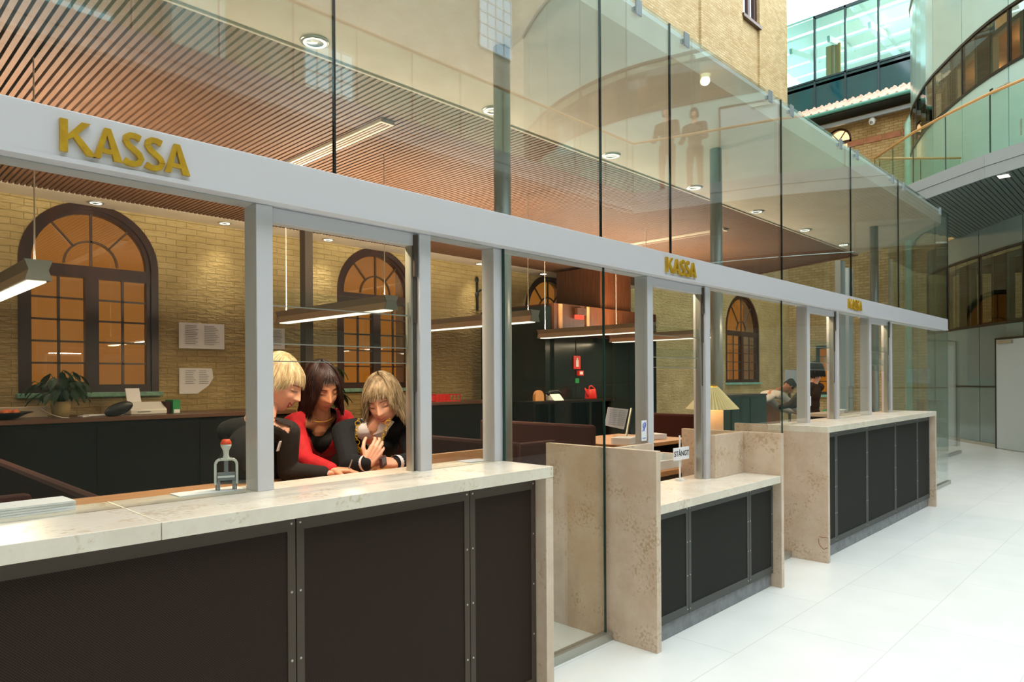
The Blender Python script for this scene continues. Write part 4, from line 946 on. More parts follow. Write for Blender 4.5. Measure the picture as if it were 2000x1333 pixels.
# low desk behind the closed window
t = thing('office_desk', 'light oak desk behind the closed sign at the low counter', 'desk', (4.6, 3.5, .006))
MB().box(3.4, 2.9, .74, 5.9, 3.7, .78).build('desktop', 'deskw', t, bevel=.003)
for x in (3.45, 5.8): MB().box(x, 2.95, .006, x + .05, 3.65, .74).build('leg', 'frame', t)
t = thing('letter_tray', 'white rectangular letter tray on the desk behind the closed sign', 'tray', (4.95, 3.2, .78)); b = MB(); b.box(4.5, 2.95, .781, 5.3, 3.3, .79).box(4.5, 2.95, .79, 5.3, 2.965, .85).box(4.5, 3.285, .79, 5.3, 3.3, .85).box(4.5, 2.965, .79, 4.515, 3.285, .85).box(5.285, 2.965, .79, 5.3, 3.285, .85); b.build('tray', 'whitep', t)
def text(parent, s, loc, size, rz, m, ext=.001, bold=.0):
    c = bpy.data.curves.new('lettering', 'FONT'); c.body = s; c.size = size; c.align_x = 'CENTER'; c.align_y = 'CENTER'; c.extrude = ext; c.offset = bold; c.materials.append(MT[m])
    co_ = bpy.data.objects.new('tmp', c); COL.objects.link(co_); bpy.context.evaluated_depsgraph_get().update(); me = bpy.data.meshes.new_from_object(co_.evaluated_get(bpy.context.evaluated_depsgraph_get())); bpy.data.objects.remove(co_)
    if not me.materials: me.materials.append(MT[m])
    o = bpy.data.objects.new('lettering', me); COL.objects.link(o); o.parent = parent; o.location = Vector(loc) - WL[parent.name]; o.rotation_euler = (PI / 2, 0, rz); return o
t = thing('closed_sign', 'small white STÅNGT sign clipped to an upright stick at the low counter', 'sign', (4.20, 2.48, .803))
MB().tube([(4.20, 2.485, .803), (4.20, 2.485, 1.11)], .006, 8).build('stick', 'paper', t); MB().lathe([(.035, 0), (.03, .012), (.001, .012)], (4.20, 2.485, .803), 18).build('foot', 'whitep', t)
MB().box(4.10, 2.47, .945, 4.30, 2.477, 1.03).build('sign_plate', 'paper', t); text(t, 'STÅNGT', (4.20, 2.469, .987), .05, 0, 'trous', .0005, .0004)
for x, l in ((6.36, 'small white card on a stick at the third ticket window'), (8.02, 'small white card on a stick at the fourth ticket window')):
    t = thing('closed_sign', l, 'sign', (x + .05, 2.5, 1.104)); MB().tube([(x + .08, 2.5, 1.104), (x + .08, 2.5, 1.42)], .006, 8).build('stick', 'paper', t); MB().lathe([(.035, 0), (.03, .012), (.001, .012)], (x + .08, 2.5, 1.104), 18).build('foot', 'whitep', t)
    MB().box(x - .02, 2.488, 1.24, x + .18, 2.494, 1.33).build('sign_plate', 'paper', t); text(t, 'STÅNGT', (x + .08, 2.487, 1.285), .044, 0, 'ink', .0005)
t = thing('hearing_loop_sticker', 'small white sticker with blue ear symbol on the glass by the left post', 'sticker', (3.59, GY - .002, 1.19))
MB().box(3.575, GY - .0025, 1.12, 3.632, GY - .0005, 1.245).build('backing', 'paper', t)
MB().tube([(3.59, GY - .004, 1.20), (3.592, GY - .004, 1.222), (3.605, GY - .004, 1.232), (3.618, GY - .004, 1.222), (3.614, GY - .004, 1.205), (3.604, GY - .004, 1.192), (3.60, GY - .004, 1.18)], .0025, 6).bar((3.585, GY - .004, 1.178), (3.622, GY - .004, 1.235), .003, .002, (0, 1, 0)).box(3.585, GY - .0035, 1.135, 3.622, GY - .0026, 1.139).build('ear_symbol', 'blue', t)
# floor lamp
t = thing('floor_lamp', 'lamp with cream pleated cone shade on a thick pale column', 'lamp', (6.0, 3.2, .006))
MB().lathe([(.10, 0), (.10, 1.2), (.001, 1.2)], (6.0, 3.2, .006), 28).build('column', 'pinkcol', t, smooth=True)
n = 44; vs = []
for (r, z) in ((.235, 1.215), (.055, 1.42)):
    for k in range(n * 2): a = PI * k / n; rr = r * (1 + (.045 if k % 2 else -.02)); vs.append((6.0 + rr * math.cos(a), 3.2 + rr * math.sin(a), z))
o = MB().add(vs, [(k, (k + 1) % (2 * n), 2 * n + (k + 1) % (2 * n), 2 * n + k) for k in range(2 * n)]).build('lamp_shade', 'cream', t); o.modifiers.new('s', 'SOLIDIFY').thickness = .002
MB().lathe([(.03, 1.40), (.05, 1.425), (.05, 1.435), (.001, 1.44)], (6.0, 3.2, 0), 20).build('finial', 'brass', t); MB().tube([(6.0, 3.2, 1.2), (6.0, 3.2, 1.41)], .008, 8).build('stem', 'brass', t)
light('POINT', 'lamp_bulb', (6.0, 3.2, 1.33), 7, (1, .75, .48), t, .03)
# messy desk
t = thing('office_desk', 'oak desk covered with papers behind the entrance glazing', 'desk', (7.3, 5.0, .006)); MB().box(6.35, 4.38, .72, 7.72, 5.5, .76).build('desktop', 'deskw', t)
for x in (6.4, 7.62): MB().box(x, 4.4, .006, x + .05, 5.4, .72).build('leg', 'frame', t)
stack(6.6, 4.62, .7605, .3, .22, 6, 'uneven pile of papers on the messy desk, left one', rz=.3, th=.012)
stack(7.35, 4.75, .7605, .3, .24, 5, 'uneven pile of papers on the messy desk, right one', rz=-.4, th=.012)
t = thing('copy_holder', 'angled metal copy holder with a printed sheet above the messy desk', 'copy holder', (6.95, 4.95, .76))
MB().bar((7.02, 4.9, .762), (7.15, 4.9, 1.14), .02, .02, (0, 1, 0)).bar((6.9, 4.9, .77), (7.15, 4.9, .77), .14, .015).build('stand', 'channel', t); MB().prism([(6.62, 1.17), (7.03, 1.13), (6.93, .89), (6.55, .96)], 4.86, 4.868, 'y').build('sheet', 'papergrey', t)
b = MB()
for k in range(8):
    for c in (.0, .17): b.bar((6.66 - k * .006 + c, 4.858, 1.14 - k * .024 - c * .1), (6.80 - k * .006 + c, 4.858, 1.125 - k * .024 - c * .1), .003, .005, (0, 1, 0))
b.build('printed_lines', 'ink', t)
t = thing('mug', 'white mug with pens on the messy desk', 'mug', (6.98, 4.55, .76)); MB().lathe([(.04, 0), (.045, .1), (.041, .1), (.037, .01), (.001, .01)], (6.95, 4.5, .761), 20).build('cup', 'paper', t, smooth=True)
for k in range(3): MB().tube([(6.95 + .01 * k, 4.5, .775), (6.93 + .035 * k, 4.5 + .01 * k, .93)], .004, 6).build('pen', ['red', 'blue', 'blackp'][k], t)
# cabinets in the far part of the office
for x0, x1, y, z, m_, l in ((7.75, 8.75, 3.9, 1.3, 'tealc', 'grey green cabinet behind the floor lamp'), (9.35, 10.2, 4.6, 1.22, 'tealc', 'dark teal cabinet in front of the man in the white shirt')):
    t = thing('cabinet', l, 'cabinet', ((x0 + x1) / 2, y + .2, .006), 0, 'waist high cabinets in the far office'); MB().box(x0, y, .006, x1, y + .45, z - .02).build('body', m_, t); MB().box(x0 - .01, y - .01, z - .02, x1 + .01, y + .46, z).build('top', 'frameg', t)
    for k in range(2): MB().box(x0 + .02 + k * (x1 - x0) / 2, y - .014, .05, x0 + (k + 1) * (x1 - x0) / 2 - .02, y - .001, z - .05).build('door', m_, t)
t = thing('office_desk', 'pale desk with trays and an aluminium easel stand in the far office', 'desk', (10.8, 4.2, .006)); MB().box(9.9, 3.35, .006, 11.0, 3.8, .96).build('body', 'frameg', t); MB().box(9.85, 3.3, .96, 11.05, 3.85, 1.0).build('top', 'plaster', t)
stack(10.3, 3.55, 1.001, .3, .22, 4, 'low pile of papers on the pale far desk', rz=.2, th=.012)
t = thing('document_stand', 'small aluminium document stand on the pale far desk', 'stand', (10.7, 3.6, 1.0)); MB().bar((10.78, 3.55, 1.005), (10.62, 3.5, 1.38), .02, .015, (0, 1, 0)).bar((10.95, 3.55, 1.005), (10.80, 3.5, 1.38), .02, .015, (0, 1, 0)).bar((10.62, 3.5, 1.37), (10.80, 3.5, 1.37), .02, .02).bar((10.70, 3.52, 1.2), (10.87, 3.52, 1.2), .02, .02).build('frame', 'channel', t)
t = thing('window_42', None, None, (EX - .1, 8.4, .9), kind='structure'); y0, y1, z0, z1 = 7.9, 9.05, .95, 2.6
f = MB(); f.box(EX - .05, y0, z0, EX, y0 + .12, z1).box(EX - .05, y1 - .12, z0, EX, y1, z1).box(EX - .05, y0, z1 - .12, EX, y1, z1).box(EX - .05, y0, z0, EX, y1, z0 + .08).box(EX - .04, y0 + .52, z0, EX, y0 + .6, z1)
for k in range(1, 4): f.box(EX - .035, y0, z0 + k * .42, EX, y1, z0 + k * .42 + .025)
f.build('frame', 'roomd', t); MB().box(EX - .02, y0, z0, EX - .01, y1, z1).build('pane', 'blind', t); MB().box(EX - .12, y0 - .05, z0 - .1, EX, y1 + .05, z0 - .02).build('sill', 'sill', t)
t = thing('notice_board', 'white sheet on a dark stand in the far office, right of the bending man', 'paper', (13.4, 5.6, .006)); MB().box(13.3, 5.55, 1.39, 13.85, 5.56, 1.66).build('sheet', 'paper', t); MB().box(13.55, 5.565, .006, 13.6, 5.6, 1.5).build('post', 'frame', t); MB().box(13.4, 5.5, .006, 13.75, 5.7, .03).build('foot', 'frame', t)
t = thing('shelf_unit', 'low wooden shelf unit in the far office behind the bending man', 'shelf', (13.0, 6.0, .006)); b = MB(); b.box(12.3, 5.9, 1.0, 13.9, 6.3, 1.05).box(12.3, 5.9, .006, 12.35, 6.3, 1.0).box(13.85, 5.9, .006, 13.9, 6.3, 1.0).box(13.1, 5.9, .006, 13.15, 6.3, 1.0).box(12.35, 5.9, .5, 13.85, 6.3, .54); b.build('carcass', 'deskw', t)

# ------------------------------------------------------------------ people
def blob(mb, voxel, smooth=3):
    me = mb.mesh('tmp'); o = bpy.data.objects.new('tmp', me); COL.objects.link(o)
    r = o.modifiers.new('r', 'REMESH'); r.mode = 'VOXEL'; r.voxel_size = voxel
    s = o.modifiers.new('s', 'SMOOTH'); s.factor = .5; s.iterations = smooth
    dg = bpy.context.evaluated_depsgraph_get(); dg.update(); out = bpy.data.meshes.new_from_object(o.evaluated_get(dg))
    bpy.data.objects.remove(o); bpy.data.meshes.remove(me); return out
def put(me, name, m, parent, solid=0, disp=0, cut=None):
    if cut:
        bm = bmesh.new(); bm.from_mesh(me); bmesh.ops.delete(bm, geom=[f for f in bm.faces if cut(f.calc_center_median())], context='FACES'); bm.to_mesh(me); bm.free()
    off = WL[parent.name]; me.transform(Matrix.Translation(-off)); me.materials.clear(); me.materials.append(MT[m])
    for p in me.polygons: p.use_smooth = True
    o = bpy.data.objects.new(name, me); COL.objects.link(o); o.parent = parent; WL[o.name] = off
    if solid: q = o.modifiers.new('solid', 'SOLIDIFY'); q.thickness = solid; q.offset = -1
    return o
def G(a, s): return math.exp(-(a / s) ** 2)
def face_pt(n):            # unit direction -> head surface point (x side, y forward, z up), metres
    nx, ny, nz = n; x, y, z = .074 * nx, .093 * ny, .116 * nz
    if nz < 0:
        k = (-nz) ** 1.6; x *= 1 - .42 * k
        if ny < 0: y *= 1 - .45 * (-nz)
        else: y = y * (1 - .12 * k) + .018 * k
    if ny > 0:
        y += .004 * G(z - .028, .012) * G(x, .05) - .009 * (G(x - .031, .015) + G(x + .031, .015)) * G(z - .004, .012)
        zz = (z + .036)
        prof = (1 if zz > 0 else G(zz, .007)) * (max(0, 1 - zz / .06) if zz > 0 else 1)
        y += .027 * G(x, .0095) * prof + .008 * (G(x - .012, .007) + G(x + .012, .007)) * G(z + .034, .009)
        y += .005 * (G(x - .038, .018) + G(x + .038, .018)) * G(z + .032, .018) + .006 * G(x, .025) * G(z + .064, .012) + .008 * G(x, .02) * G(z + .103, .014)
    return Vector((x, y, z))
def head_mb(Mh, n=72, m=60):
    b = MB(); vs = []
    for j in range(m + 1):
        ph = PI * j / m
        for i in range(n):
            t = 2 * PI * i / n; vs.append(Mh @ face_pt((math.sin(ph) * math.sin(t), math.sin(ph) * math.cos(t), -math.cos(ph))))
    b.add(vs, [(j * n + i, j * n + (i + 1) % n, (j + 1) * n + (i + 1) % n, (j + 1) * n + i) for j in range(m) for i in range(n)])
    for s in (-1, 1): b.ell(Mh @ Vector((s * .076, -.008, -.008)), (.011, .02, .031), 12, 8, Mh.to_3x3())
    return b
def fy(x, z):              # surface y at (x,z) on the front of the face
    nz = max(-.98, min(.98, z / .116)); k = (-nz) ** 1.6 if nz < 0 else 0
    nx = x / (.074 * (1 - .42 * k)); r = 1 - nz * nz - nx * nx
    return face_pt((nx, math.sqrt(max(r, .01)), nz)).y
def face_parts(Mh, body, browm, smile=1.0, open_=.5):
    def ribbon(top, bot, x0, x1, dy, nx=22, nz=4, bulge=0):
        b = MB(); vs = []
        for i in range(nx + 1):
            x = x0 + (x1 - x0) * i / nx; a, c = top(x), bot(x)
            for j in range(nz + 1): z = a + (c - a) * j / nz; vs.append(Mh @ Vector((x, fy(x, z) + dy + bulge * math.sin(PI * j / nz), z)))
        b.add(vs, [(i * (nz + 1) + j, (i + 1) * (nz + 1) + j, (i + 1) * (nz + 1) + j + 1, i * (nz + 1) + j + 1) for i in range(nx) for j in range(nz)]); return b
    w = .024; c = lambda x: smile * .011 * (x / w) ** 2 - .070
    e = lambda x: max(0, 1 - (x / w) ** 2) ** .5
    ribbon(lambda x: c(x) + .0005 + .0045 * e(x), lambda x: c(x) - .009 * open_ * e(x), -w, w, .0012).build('teeth', 'teeth', body, smooth=True)
    ribbon(lambda x: c(x) + .0075 * e(x) - .001 * G(x, .004), lambda x: c(x) + .0015 * e(x), -w, w, .0015, bulge=.003).build('upper_lip', 'lip', body, smooth=True)
    ribbon(lambda x: c(x) - .008 * open_ * e(x), lambda x: c(x) - (.008 * open_ + .0075) * e(x), -w, w, .0015, bulge=.0035).build('lower_lip', 'lip', body, smooth=True)
    for s in (-1, 1):
        P = [Mh @ Vector((s * (.031 + .0155 * u), fy(s * (.031 + .0155 * u), .0) + .0065 - .002 * u * u, -.0035 + .004 * u * u)) for u in [-1 + k * .2 for k in range(11)]]
        MB().ell(Mh @ Vector((s * .031, fy(s * .031, .003) - .0035, .003)), (.0145, .0095, .0095), 16, 10, Mh.to_3x3()).build('eyelid', body.data.materials[0], body, smooth=True)
        MB().tube(P, [.0004] + [.0013] * 9 + [.0004], 6).build('eyelashes', 'lash', body)
        ribbon(lambda x: .026 - 60 * (abs(x) - .031) ** 2 * .1, lambda x: .0215 - 60 * (abs(x) - .031) ** 2 * .1, s * .015, s * .048, .0015, 12, 2).build('eyebrow', browm, body)
def hair(Mh, parent, m, hem, n=900, smin=1.03, smax=1.15, flare=.0, wave=0, wn=3, crown=(0, -.01), seed=3, bang=None, rad=.0019, part=0):
    random.seed(seed); b = MB(); cap = MB(); R = (.078, .097, .119)
    def pt(a, u, s, w=0, ph=0):      # u 0 at crown .. 1 at hem
        hz = hem(a); e0 = PI / 2; zt = R[2] * s
        ze = 0 if hz < 0 else hz; emin = math.asin(max(-1, min(1, ze / (R[2] * s))))
        arc = (e0 - emin) * .1; drop = max(0, -hz); L = arc + drop; d = u * L
        if d <= arc: e = e0 - d / .1; z = R[2] * s * math.sin(e); c = math.cos(e); x, y = R[0] * s * c * math.sin(a), R[1] * s * c * math.cos(a)
        else: q = (d - arc); z = ze - q; k = 1 + flare * (q / .1); x, y = R[0] * s * k * math.sin(a), R[1] * s * k * math.cos(a); 
        x += crown[0] * max(0, 1 - u * 1.5); y += crown[1] * max(0, 1 - u * 1.5)
        if w: x += w * math.sin(u * wn * 2 * PI + ph) * u; y += w * math.cos(u * wn * 2 * PI + ph) * u
        return Vector((x, y, z))
    for k in range(n):
        a = random.uniform(-PI, PI); s = random.uniform(smin, smax); L = random.uniform(.86, 1.04); ph = random.random() * 6.28; da = random.uniform(-.12, .12) + part * .35 * G(a, 1.0)
        if abs(a) < .9: s = min(s, 1.09) ; s += .01
        pts = [Mh @ pt(a + da * (u - .3), u * L, s, wave * (.6 + .8 * random.random()) if False else wave, ph if wave else 0) for u in [.02 + i * .98 / 11 for i in range(12)]]
        b.tube(pts, [rad * .8] + [rad] * 9 + [rad * .7, rad * .2], 4, cap=False)
    b.build('hair_strands', m, parent, smooth=True)
    na, nu = 56, 14; vs = []
    for i in range(na):
        a = -PI + 2 * PI * i / na
        for j in range(nu + 1): vs.append(Mh @ pt(a, .001 + .93 * j / nu, 1.045 + (.05 * j / nu if abs(a) > 1 else 0)))
    cap.add(vs, [(i * (nu + 1) + j, ((i + 1) % na) * (nu + 1) + j, ((i + 1) % na) * (nu + 1) + j + 1, i * (nu + 1) + j + 1) for i in range(na) for j in range(nu)])
    o = cap.build('hair', m, parent, smooth=True); o.modifiers.new('s', 'SOLIDIFY').thickness = .006
def hand_mb(b, wrist, fdir, nrm, side, curl=.5, thumb=.6):
    y = Vector(fdir).normalized(); z = Vector(nrm); z = (z - y * z.dot(y)).normalized(); x = y.cross(z) * side; w = Vector(wrist)
    T = lambda p: w + x * p[0] + y * p[1] + z * p[2]
    ks = [(-.027, .078), (-.009, .084), (.009, .082), (.026, .074)]
    for kx, ky in ks: b.cone(T((kx * .55, .005, 0)), .017, T((kx, ky, 0)), .0115, 10)
    ls = [(.036, .022, .018), (.040, .026, .019), (.037, .024, .018), (.029, .018, .016)]
    for (kx, ky), L, r in zip(ks, ls, (.0088, .0088, .0084, .0076)):
        p = Vector((kx, ky, 0)); an = curl * .5
        for j, l in enumerate(L):
            q = p + Vector((kx * .12 * (1 if j == 0 else 0), math.cos(an) * l, -math.sin(an) * l)); b.cone(T(p), r * (1 - .08 * j), T(q), r * (.94 - .1 * j), 8); p = q; an += curl * (.75 if j == 0 else .6)
    p = Vector((-.022, .022, -.004)); 
    for l, d, r in ((.04, Vector((-.75, .6, -.35 * thumb)), .0125), (.032, Vector((-.35, .85, -.5 * thumb)), .0102), (.024, Vector((-.1, .9, -.6 * thumb)), .009)):
        q = p + d.normalized() * l; b.cone(T(p), r, T(q), r * .88, 8); p = q
def person(name, lab, P, vox=.0034, gv=.005, hemf=None, face=True, hands=True):
    fd = Vector(P['face']).normalized(); hp = Vector(P['head']); r_ = Vector((fd.y, -fd.x, 0)).normalized()
    Rm = Matrix((r_, Vector((fd.x, fd.y, 0)).normalized(), Vector((0, 0, 1)))).transposed()
    Rm = Rm @ Matrix.Rotation(-P.get('pitch', .4), 3, 'X') @ Matrix.Rotation(P.get('roll', 0), 3, 'Y')
    Mh = Matrix.Translation(hp) @ Rm.to_4x4() @ Matrix.Scale(P.get('hs', 1.0), 4)
    t = thing(name, lab, 'person', (P['pelvis'][0], P['pelvis'][1], P.get('z0', .006)))
    cf = Vector(P['cfwd']).normalized(); cr = Vector((cf.y, -cf.x, 0)).normalized()
    shL, shR = Vector(P['shL']), Vector(P['shR']); nb = (shL + shR) / 2 + Vector((0, 0, .045)); pel = Vector(P['pelvis']); ch = nb.lerp(pel, .32)
    upc = (nb - pel).normalized(); cR = Matrix((cr, cf, upc)).transposed()
    def torso(b, k):
        b.ell(ch, (.150 + k, .098 + k, .155 + k), 24, 16, cR); b.ell(ch.lerp(pel, .5), (.128 + k, .09 + k, .16 + k), 20, 14, cR); b.ell(pel, (.16 + k, .115 + k, .13 + k), 20, 14)
        b.cone(shL.lerp(nb, .15), .047 + k, nb - Vector((0, 0, .03)), .055 + k); b.cone(shR.lerp(nb, .15), .047 + k, nb - Vector((0, 0, .03)), .055 + k)
        if P.get('bust'):
            for s in (-1, 1): b.ell(ch + cr * s * .07 + cf * .075 - upc * .01, (.065 + k, .06 + k, .065 + k), 14, 10, cR)
    def arms(b, k, fore=1.0):
        for s, e, w in (('shL', 'elL', 'wrL'), ('shR', 'elR', 'wrR')):
            s_, e_, w_ = Vector(P[s]), Vector(P[e]), Vector(P[w]); b.cone(s_, .046 + k, e_, .037 + k); b.cone(e_, .038 + k, e_.lerp(w_, fore), .027 + k)
    b = head_mb(Mh); skull = Mh @ Vector((0, -.025, -.06)); b.cone(nb - Vector((0, 0, .02)) + cf * .01, .056, skull, .05, 16); b.cone(nb - cf * .01, .055, nb - upc * .08 + cf * .03, .06, 14)
    torso(b, -.012); arms(b, -.006)
    if hands:
        for s, q in (('L', -1), ('R', 1)):
            if P.get('hand' + s): hd = P['hand' + s]; hand_mb(b, P['wr' + s], hd[0], hd[1], hd[2] if len(hd) > 2 else 1, hd[3] if len(hd) > 3 else .5)
    body = put(blob(b, vox, 2), 'body', P.get('skin', 'skin'), t)
    if face: face_parts(Mh, body, P.get('brow', 'brow'), P.get('smile', 1.0), P.get('open', .5))
    def vcut(depth, slope, top=.0, scoop=.075):
        def f(c):
            d = c - nb; z = d.dot(upc); x = d.dot(cr); y = d.dot(cf)
            if z > .012 + top and math.hypot(x, y) < scoop: return True
            if z > .045: return math.hypot(x, y) < .08
            return -.01 < y < .17 and z > -depth and abs(x) < min(.085, (z + depth) * slope)
        return f
    for nm, m, k, dep, sl_, slv in P['layers']:
        b = MB(); torso(b, k)
        if slv: arms(b, k, slv)
        put(blob(b, gv, 4), nm, m, t, cut=vcut(dep, sl_))
    b = MB(); kn = P.get('knees'); ft = P.get('feet')
    if not ft: ft = [(pel + cr * s * .11 - cf * .02)[:2] + (P.get('z0', .006) + .07,) for s in (-1, 1)]; ft = [Vector(q) for q in ft]
    if not kn: kn = [Vector((*(Vector(f).xy * .5 + (pel + cr * s * .1).xy * .5), (Vector(f).z + pel.z) / 2)) + cf * .03 for f, s in zip(ft, (-1, 1))]
    b.ell(pel, (.17, .125, .14), 18, 12)
    for s, k_, f_ in zip((-1, 1), kn, ft): b.cone(pel + cr * s * .085, .085, Vector(k_), .06); b.cone(Vector(k_), .06, Vector(f_), .045)
    put(blob(b, .012, 3), 'trousers', P.get('trousers', 'trous'), t)
    for f_ in ft:
        f_ = Vector(f_); z0 = P.get('z0', .006); MB().ell((f_.x + cf.x * .05, f_.y + cf.y * .05, z0 + .04), (.045, .13, .04), 14, 8, Matrix.Rotation(math.atan2(cf.y, cf.x) - PI / 2, 3, 'Z')).build('shoe', 'blackp', t, smooth=True)
    return t, Mh, body, nb, cr, cf, upc, ch
def V(*a): return Vector(a)
# view helpers for the three women: v = away from the camera, r = to the right in the picture
def vr(x, y): v = V(x, y, 0).normalized(); return v, V(v.y, -v.x, 0)
# 1: blonde in black
v, r = vr(1.53, 2.96)
P1 = dict(head=(1.525, 2.965, 1.487), face=tuple(r * .92 - v * .38), pitch=.40, roll=-.05, hs=1.04, shL=(1.335, 3.07, 1.275), shR=(1.50, 2.84, 1.275), cfwd=tuple(r * .85 - v * .5), pelvis=(1.36, 3.12, .86),
    elR=(1.50, 2.85, 1.10), wrR=(1.62, 2.75, 1.088), elL=(1.44, 3.02, 1.09), wrL=(1.60, 2.90, 1.085), handR=((.9, -.2, 0), (0, 0, 1), 1, .4), handL=((.9, -.2, 0), (0, 0, 1), -1, .4), bust=1, smile=1.5, open=.7,
    layers=[('sweater', 'tblack', .006, .055, .5, 1.0)])
t, Mh, body, nb, cr, cf, upc, ch = person('person', 'woman with short blonde hair in a black top, seen in profile, smiling downwards', P1)
hem1 = lambda a: (.022 + .012 * math.sin(a * 2)) if abs(a) < .75 else (.022 - .05 * (abs(a) - .75) / .5 if abs(a) < 1.25 else (-.028 if abs(a) < 1.75 else -.028 - .075 * min(1, (abs(a) - 1.75) / .5)))
hair(Mh, body, 'blonde', hem1, 1100, 1.04, 1.17, .02, 0, crown=(0, -.03), part=.6, seed=4)
MB().lathe([(.002, 0), (.004, .004), (.002, .008)], Mh @ V(.082, -.005, -.045), 8).build('earring', 'channel', body)
MB().prism([(-.03, -.022), (.03, -.026), (.028, .02), (-.024, .026)], -.003, .003, 'y').xf(Matrix.Translation(ch + cf * .165 + upc * .05 + cr * .03) @ Matrix((cr, cf, upc)).transposed().to_4x4()).build('name_badge', 'twhite', t)
# 2: brunette in red
v, r = vr(1.80, 3.08)
P2 = dict(head=(1.80, 3.06, 1.468), face=tuple(r * .38 - v * .9), pitch=.40, roll=.10, skin='skin2', brow='lash', shL=(1.66, 3.10, 1.285), shR=(1.985, 3.17, 1.295), cfwd=tuple(r * .2 - v), pelvis=(1.86, 3.42, .86),
    elL=(1.622, 2.92, 1.13), wrL=(1.655, 2.745, 1.098), elR=(2.03, 3.04, 1.09), wrR=(1.93, 2.90, 1.085), handL=((.75, -.5, -.05), (0, 0, 1), -1, .6), handR=((-.8, -.4, 0), (0, 0, 1), 1, .5), bust=1, smile=.9, open=.25,
    layers=[('top', 'tin', .001, .085, 1.1, 0), ('cardigan', 'tred', .009, .21, .42, .96)])
t, Mh, body, nb, cr, cf, upc, ch = person('person', 'woman with dark brown hair in a red cardigan over a black top, looking down', P2)
hem2 = lambda a: .058 if abs(a) < .45 else (.058 - .193 * (abs(a) - .45) / .55 if abs(a) < 1.0 else -.135 - .02 * abs(math.sin(3 * a)))
hair(Mh, body, 'brunette', hem2, 1300, 1.04, 1.20, .12, .004, 2, crown=(.01, -.01), part=.5, seed=9)
pts = [nb + cr * (.062 * math.sin(a)) + cf * (.052 + .052 * math.cos(a)) - upc * (.035 * math.cos(a) + .01) for a in [-1.3 + k * .26 for k in range(11)]]
MB().tube(pts, .0016, 6).build('necklace', 'brass', t)
# 3: blonde in navy
v, r = vr(2.04, 2.90)
P3 = dict(head=(2.045, 2.90, 1.398), face=tuple(-v * .96 - r * .25), pitch=.34, roll=.16, hs=1.02, shL=(1.868, 2.985, 1.245), shR=(2.205, 2.955, 1.245), cfwd=tuple(-v), pelvis=(2.16, 3.32, .84), z0=.006,
    elL=(1.80, 2.82, 1.105), wrL=(1.825, 2.715, 1.118), elR=(2.17, 2.78, 1.10), wrR=(1.995, 2.735, 1.10), handL=((.62, -.05, .72), (-.3, -1, .1), 1, .75), handR=((-.95, 0, .18), (.1, -.6, .8), -1, .7), bust=1, smile=1.3, open=.6,
    layers=[('shirt', 'twhite', .003, .045, .40, 0), ('jumper', 'tnavy', .011, .155, .50, .86)])
t, Mh, body, nb, cr, cf, upc, ch = person('person', 'woman with wavy ash blonde hair in a navy jumper with white collar, holding a phone', P3)
hem3 = lambda a: .040 if abs(a) < .6 else (.040 - .175 * (abs(a) - .6) / .55 if abs(a) < 1.15 else -.135 - .03 * abs(math.sin(4 * a)))
hair(Mh, body, 'blondeg', hem3, 1500, 1.05, 1.26, .26, .008, 2.2, crown=(-.012, -.005), part=-.6, seed=12)
for s in (-1, 1):
    q = [nb + cr * s * .045 + cf * .055 + upc * .035, nb + cr * s * .105 + cf * .045 - upc * .0, nb + cr * s * .082 + cf * .10 - upc * .05, nb + cr * s * .012 + cf * .10 - upc * .085]
    o = MB().add(q, [(0, 1, 2, 3)]).build('collar', 'twhite', t); m_ = o.modifiers.new('s', 'SOLIDIFY'); m_.thickness = .006
for w in ('wrL', 'wrR'):
    e = V(*P3['el' + w[-1]]); w_ = V(*P3[w]); MB().tube([e.lerp(w_, .80), e.lerp(w_, .99)], [.037, .040], 18, cap=False).build('cuff', 'twhite', t, smooth=True)
nk = MB()
def ring(c, R, rr, ax):
    a = Vector(ax).normalized(); u = a.orthogonal().normalized(); w = a.cross(u); nk.tube([c + (u * math.cos(2 * PI * k / 14) + w * math.sin(2 * PI * k / 14)) * R for k in range(15)], rr, 6, cap=False)
for s, pth in ((-1, [(-.075, .02, .105), (-.07, -.04, .155), (-.06, -.10, .19), (-.05, -.165, .20), (-.045, -.20, .20)]), (1, [(.075, .02, .105), (.072, -.04, .155), (.064, -.10, .19), (.045, -.165, .18), (.028, -.20, .175)])):
    pp_ = [nb + cr * a + upc * b_ + cf * c for a, b_, c in pth]; n = 13
    for k in range(n):
        u = k / (n - 1) * (len(pp_) - 1); i = min(int(u), len(pp_) - 2); c = pp_[i].lerp(pp_[i + 1], u - i); ring(c, .0125 if k % 3 == 1 else .0065, .002, cf if k % 2 else cf * .6 + cr * .8)
nk.build('ring_necklace', 'brass', t)
t3 = thing('mobile_phone', 'small dark mobile phone held by the woman in the navy jumper', 'phone', (1.905, 2.70, 1.105), .5)
MB().box(-.026, -.007, -.012, .026, .007, .04).xf(Matrix.Rotation(-.25, 4, 'Y')).build('case', 'phone', t3, local=True, bevel=.004); MB().box(-.021, -.0085, .004, .021, -.0072, .034).xf(Matrix.Rotation(-.25, 4, 'Y')).build('screen', 'greyp', t3, local=True)
t3 = thing('card_holder', 'small white card holder with blue stripe on the counter by the navy jumper', 'card holder', (2.035, 2.60, 1.058)); MB().box(1.985, 2.60, 1.059, 2.075, 2.606, 1.135).build('card', 'twhite', t3); MB().box(2.01, 2.597, 1.105, 2.05, 2.5995, 1.113).build('stripe', 'blue', t3); MB().tube([(2.03, 2.61, 1.059), (2.03, 2.61, 1.17), (2.022, 2.61, 1.175)], .002, 6).build('wire', 'channel', t3)
tag(MB().tube([(2.0, 2.585, 1.062), (2.022, 2.60, 1.185)], .0035, 8).build('pen', 'blackp'), 'black pen standing in front of the white card holder', 'pen')
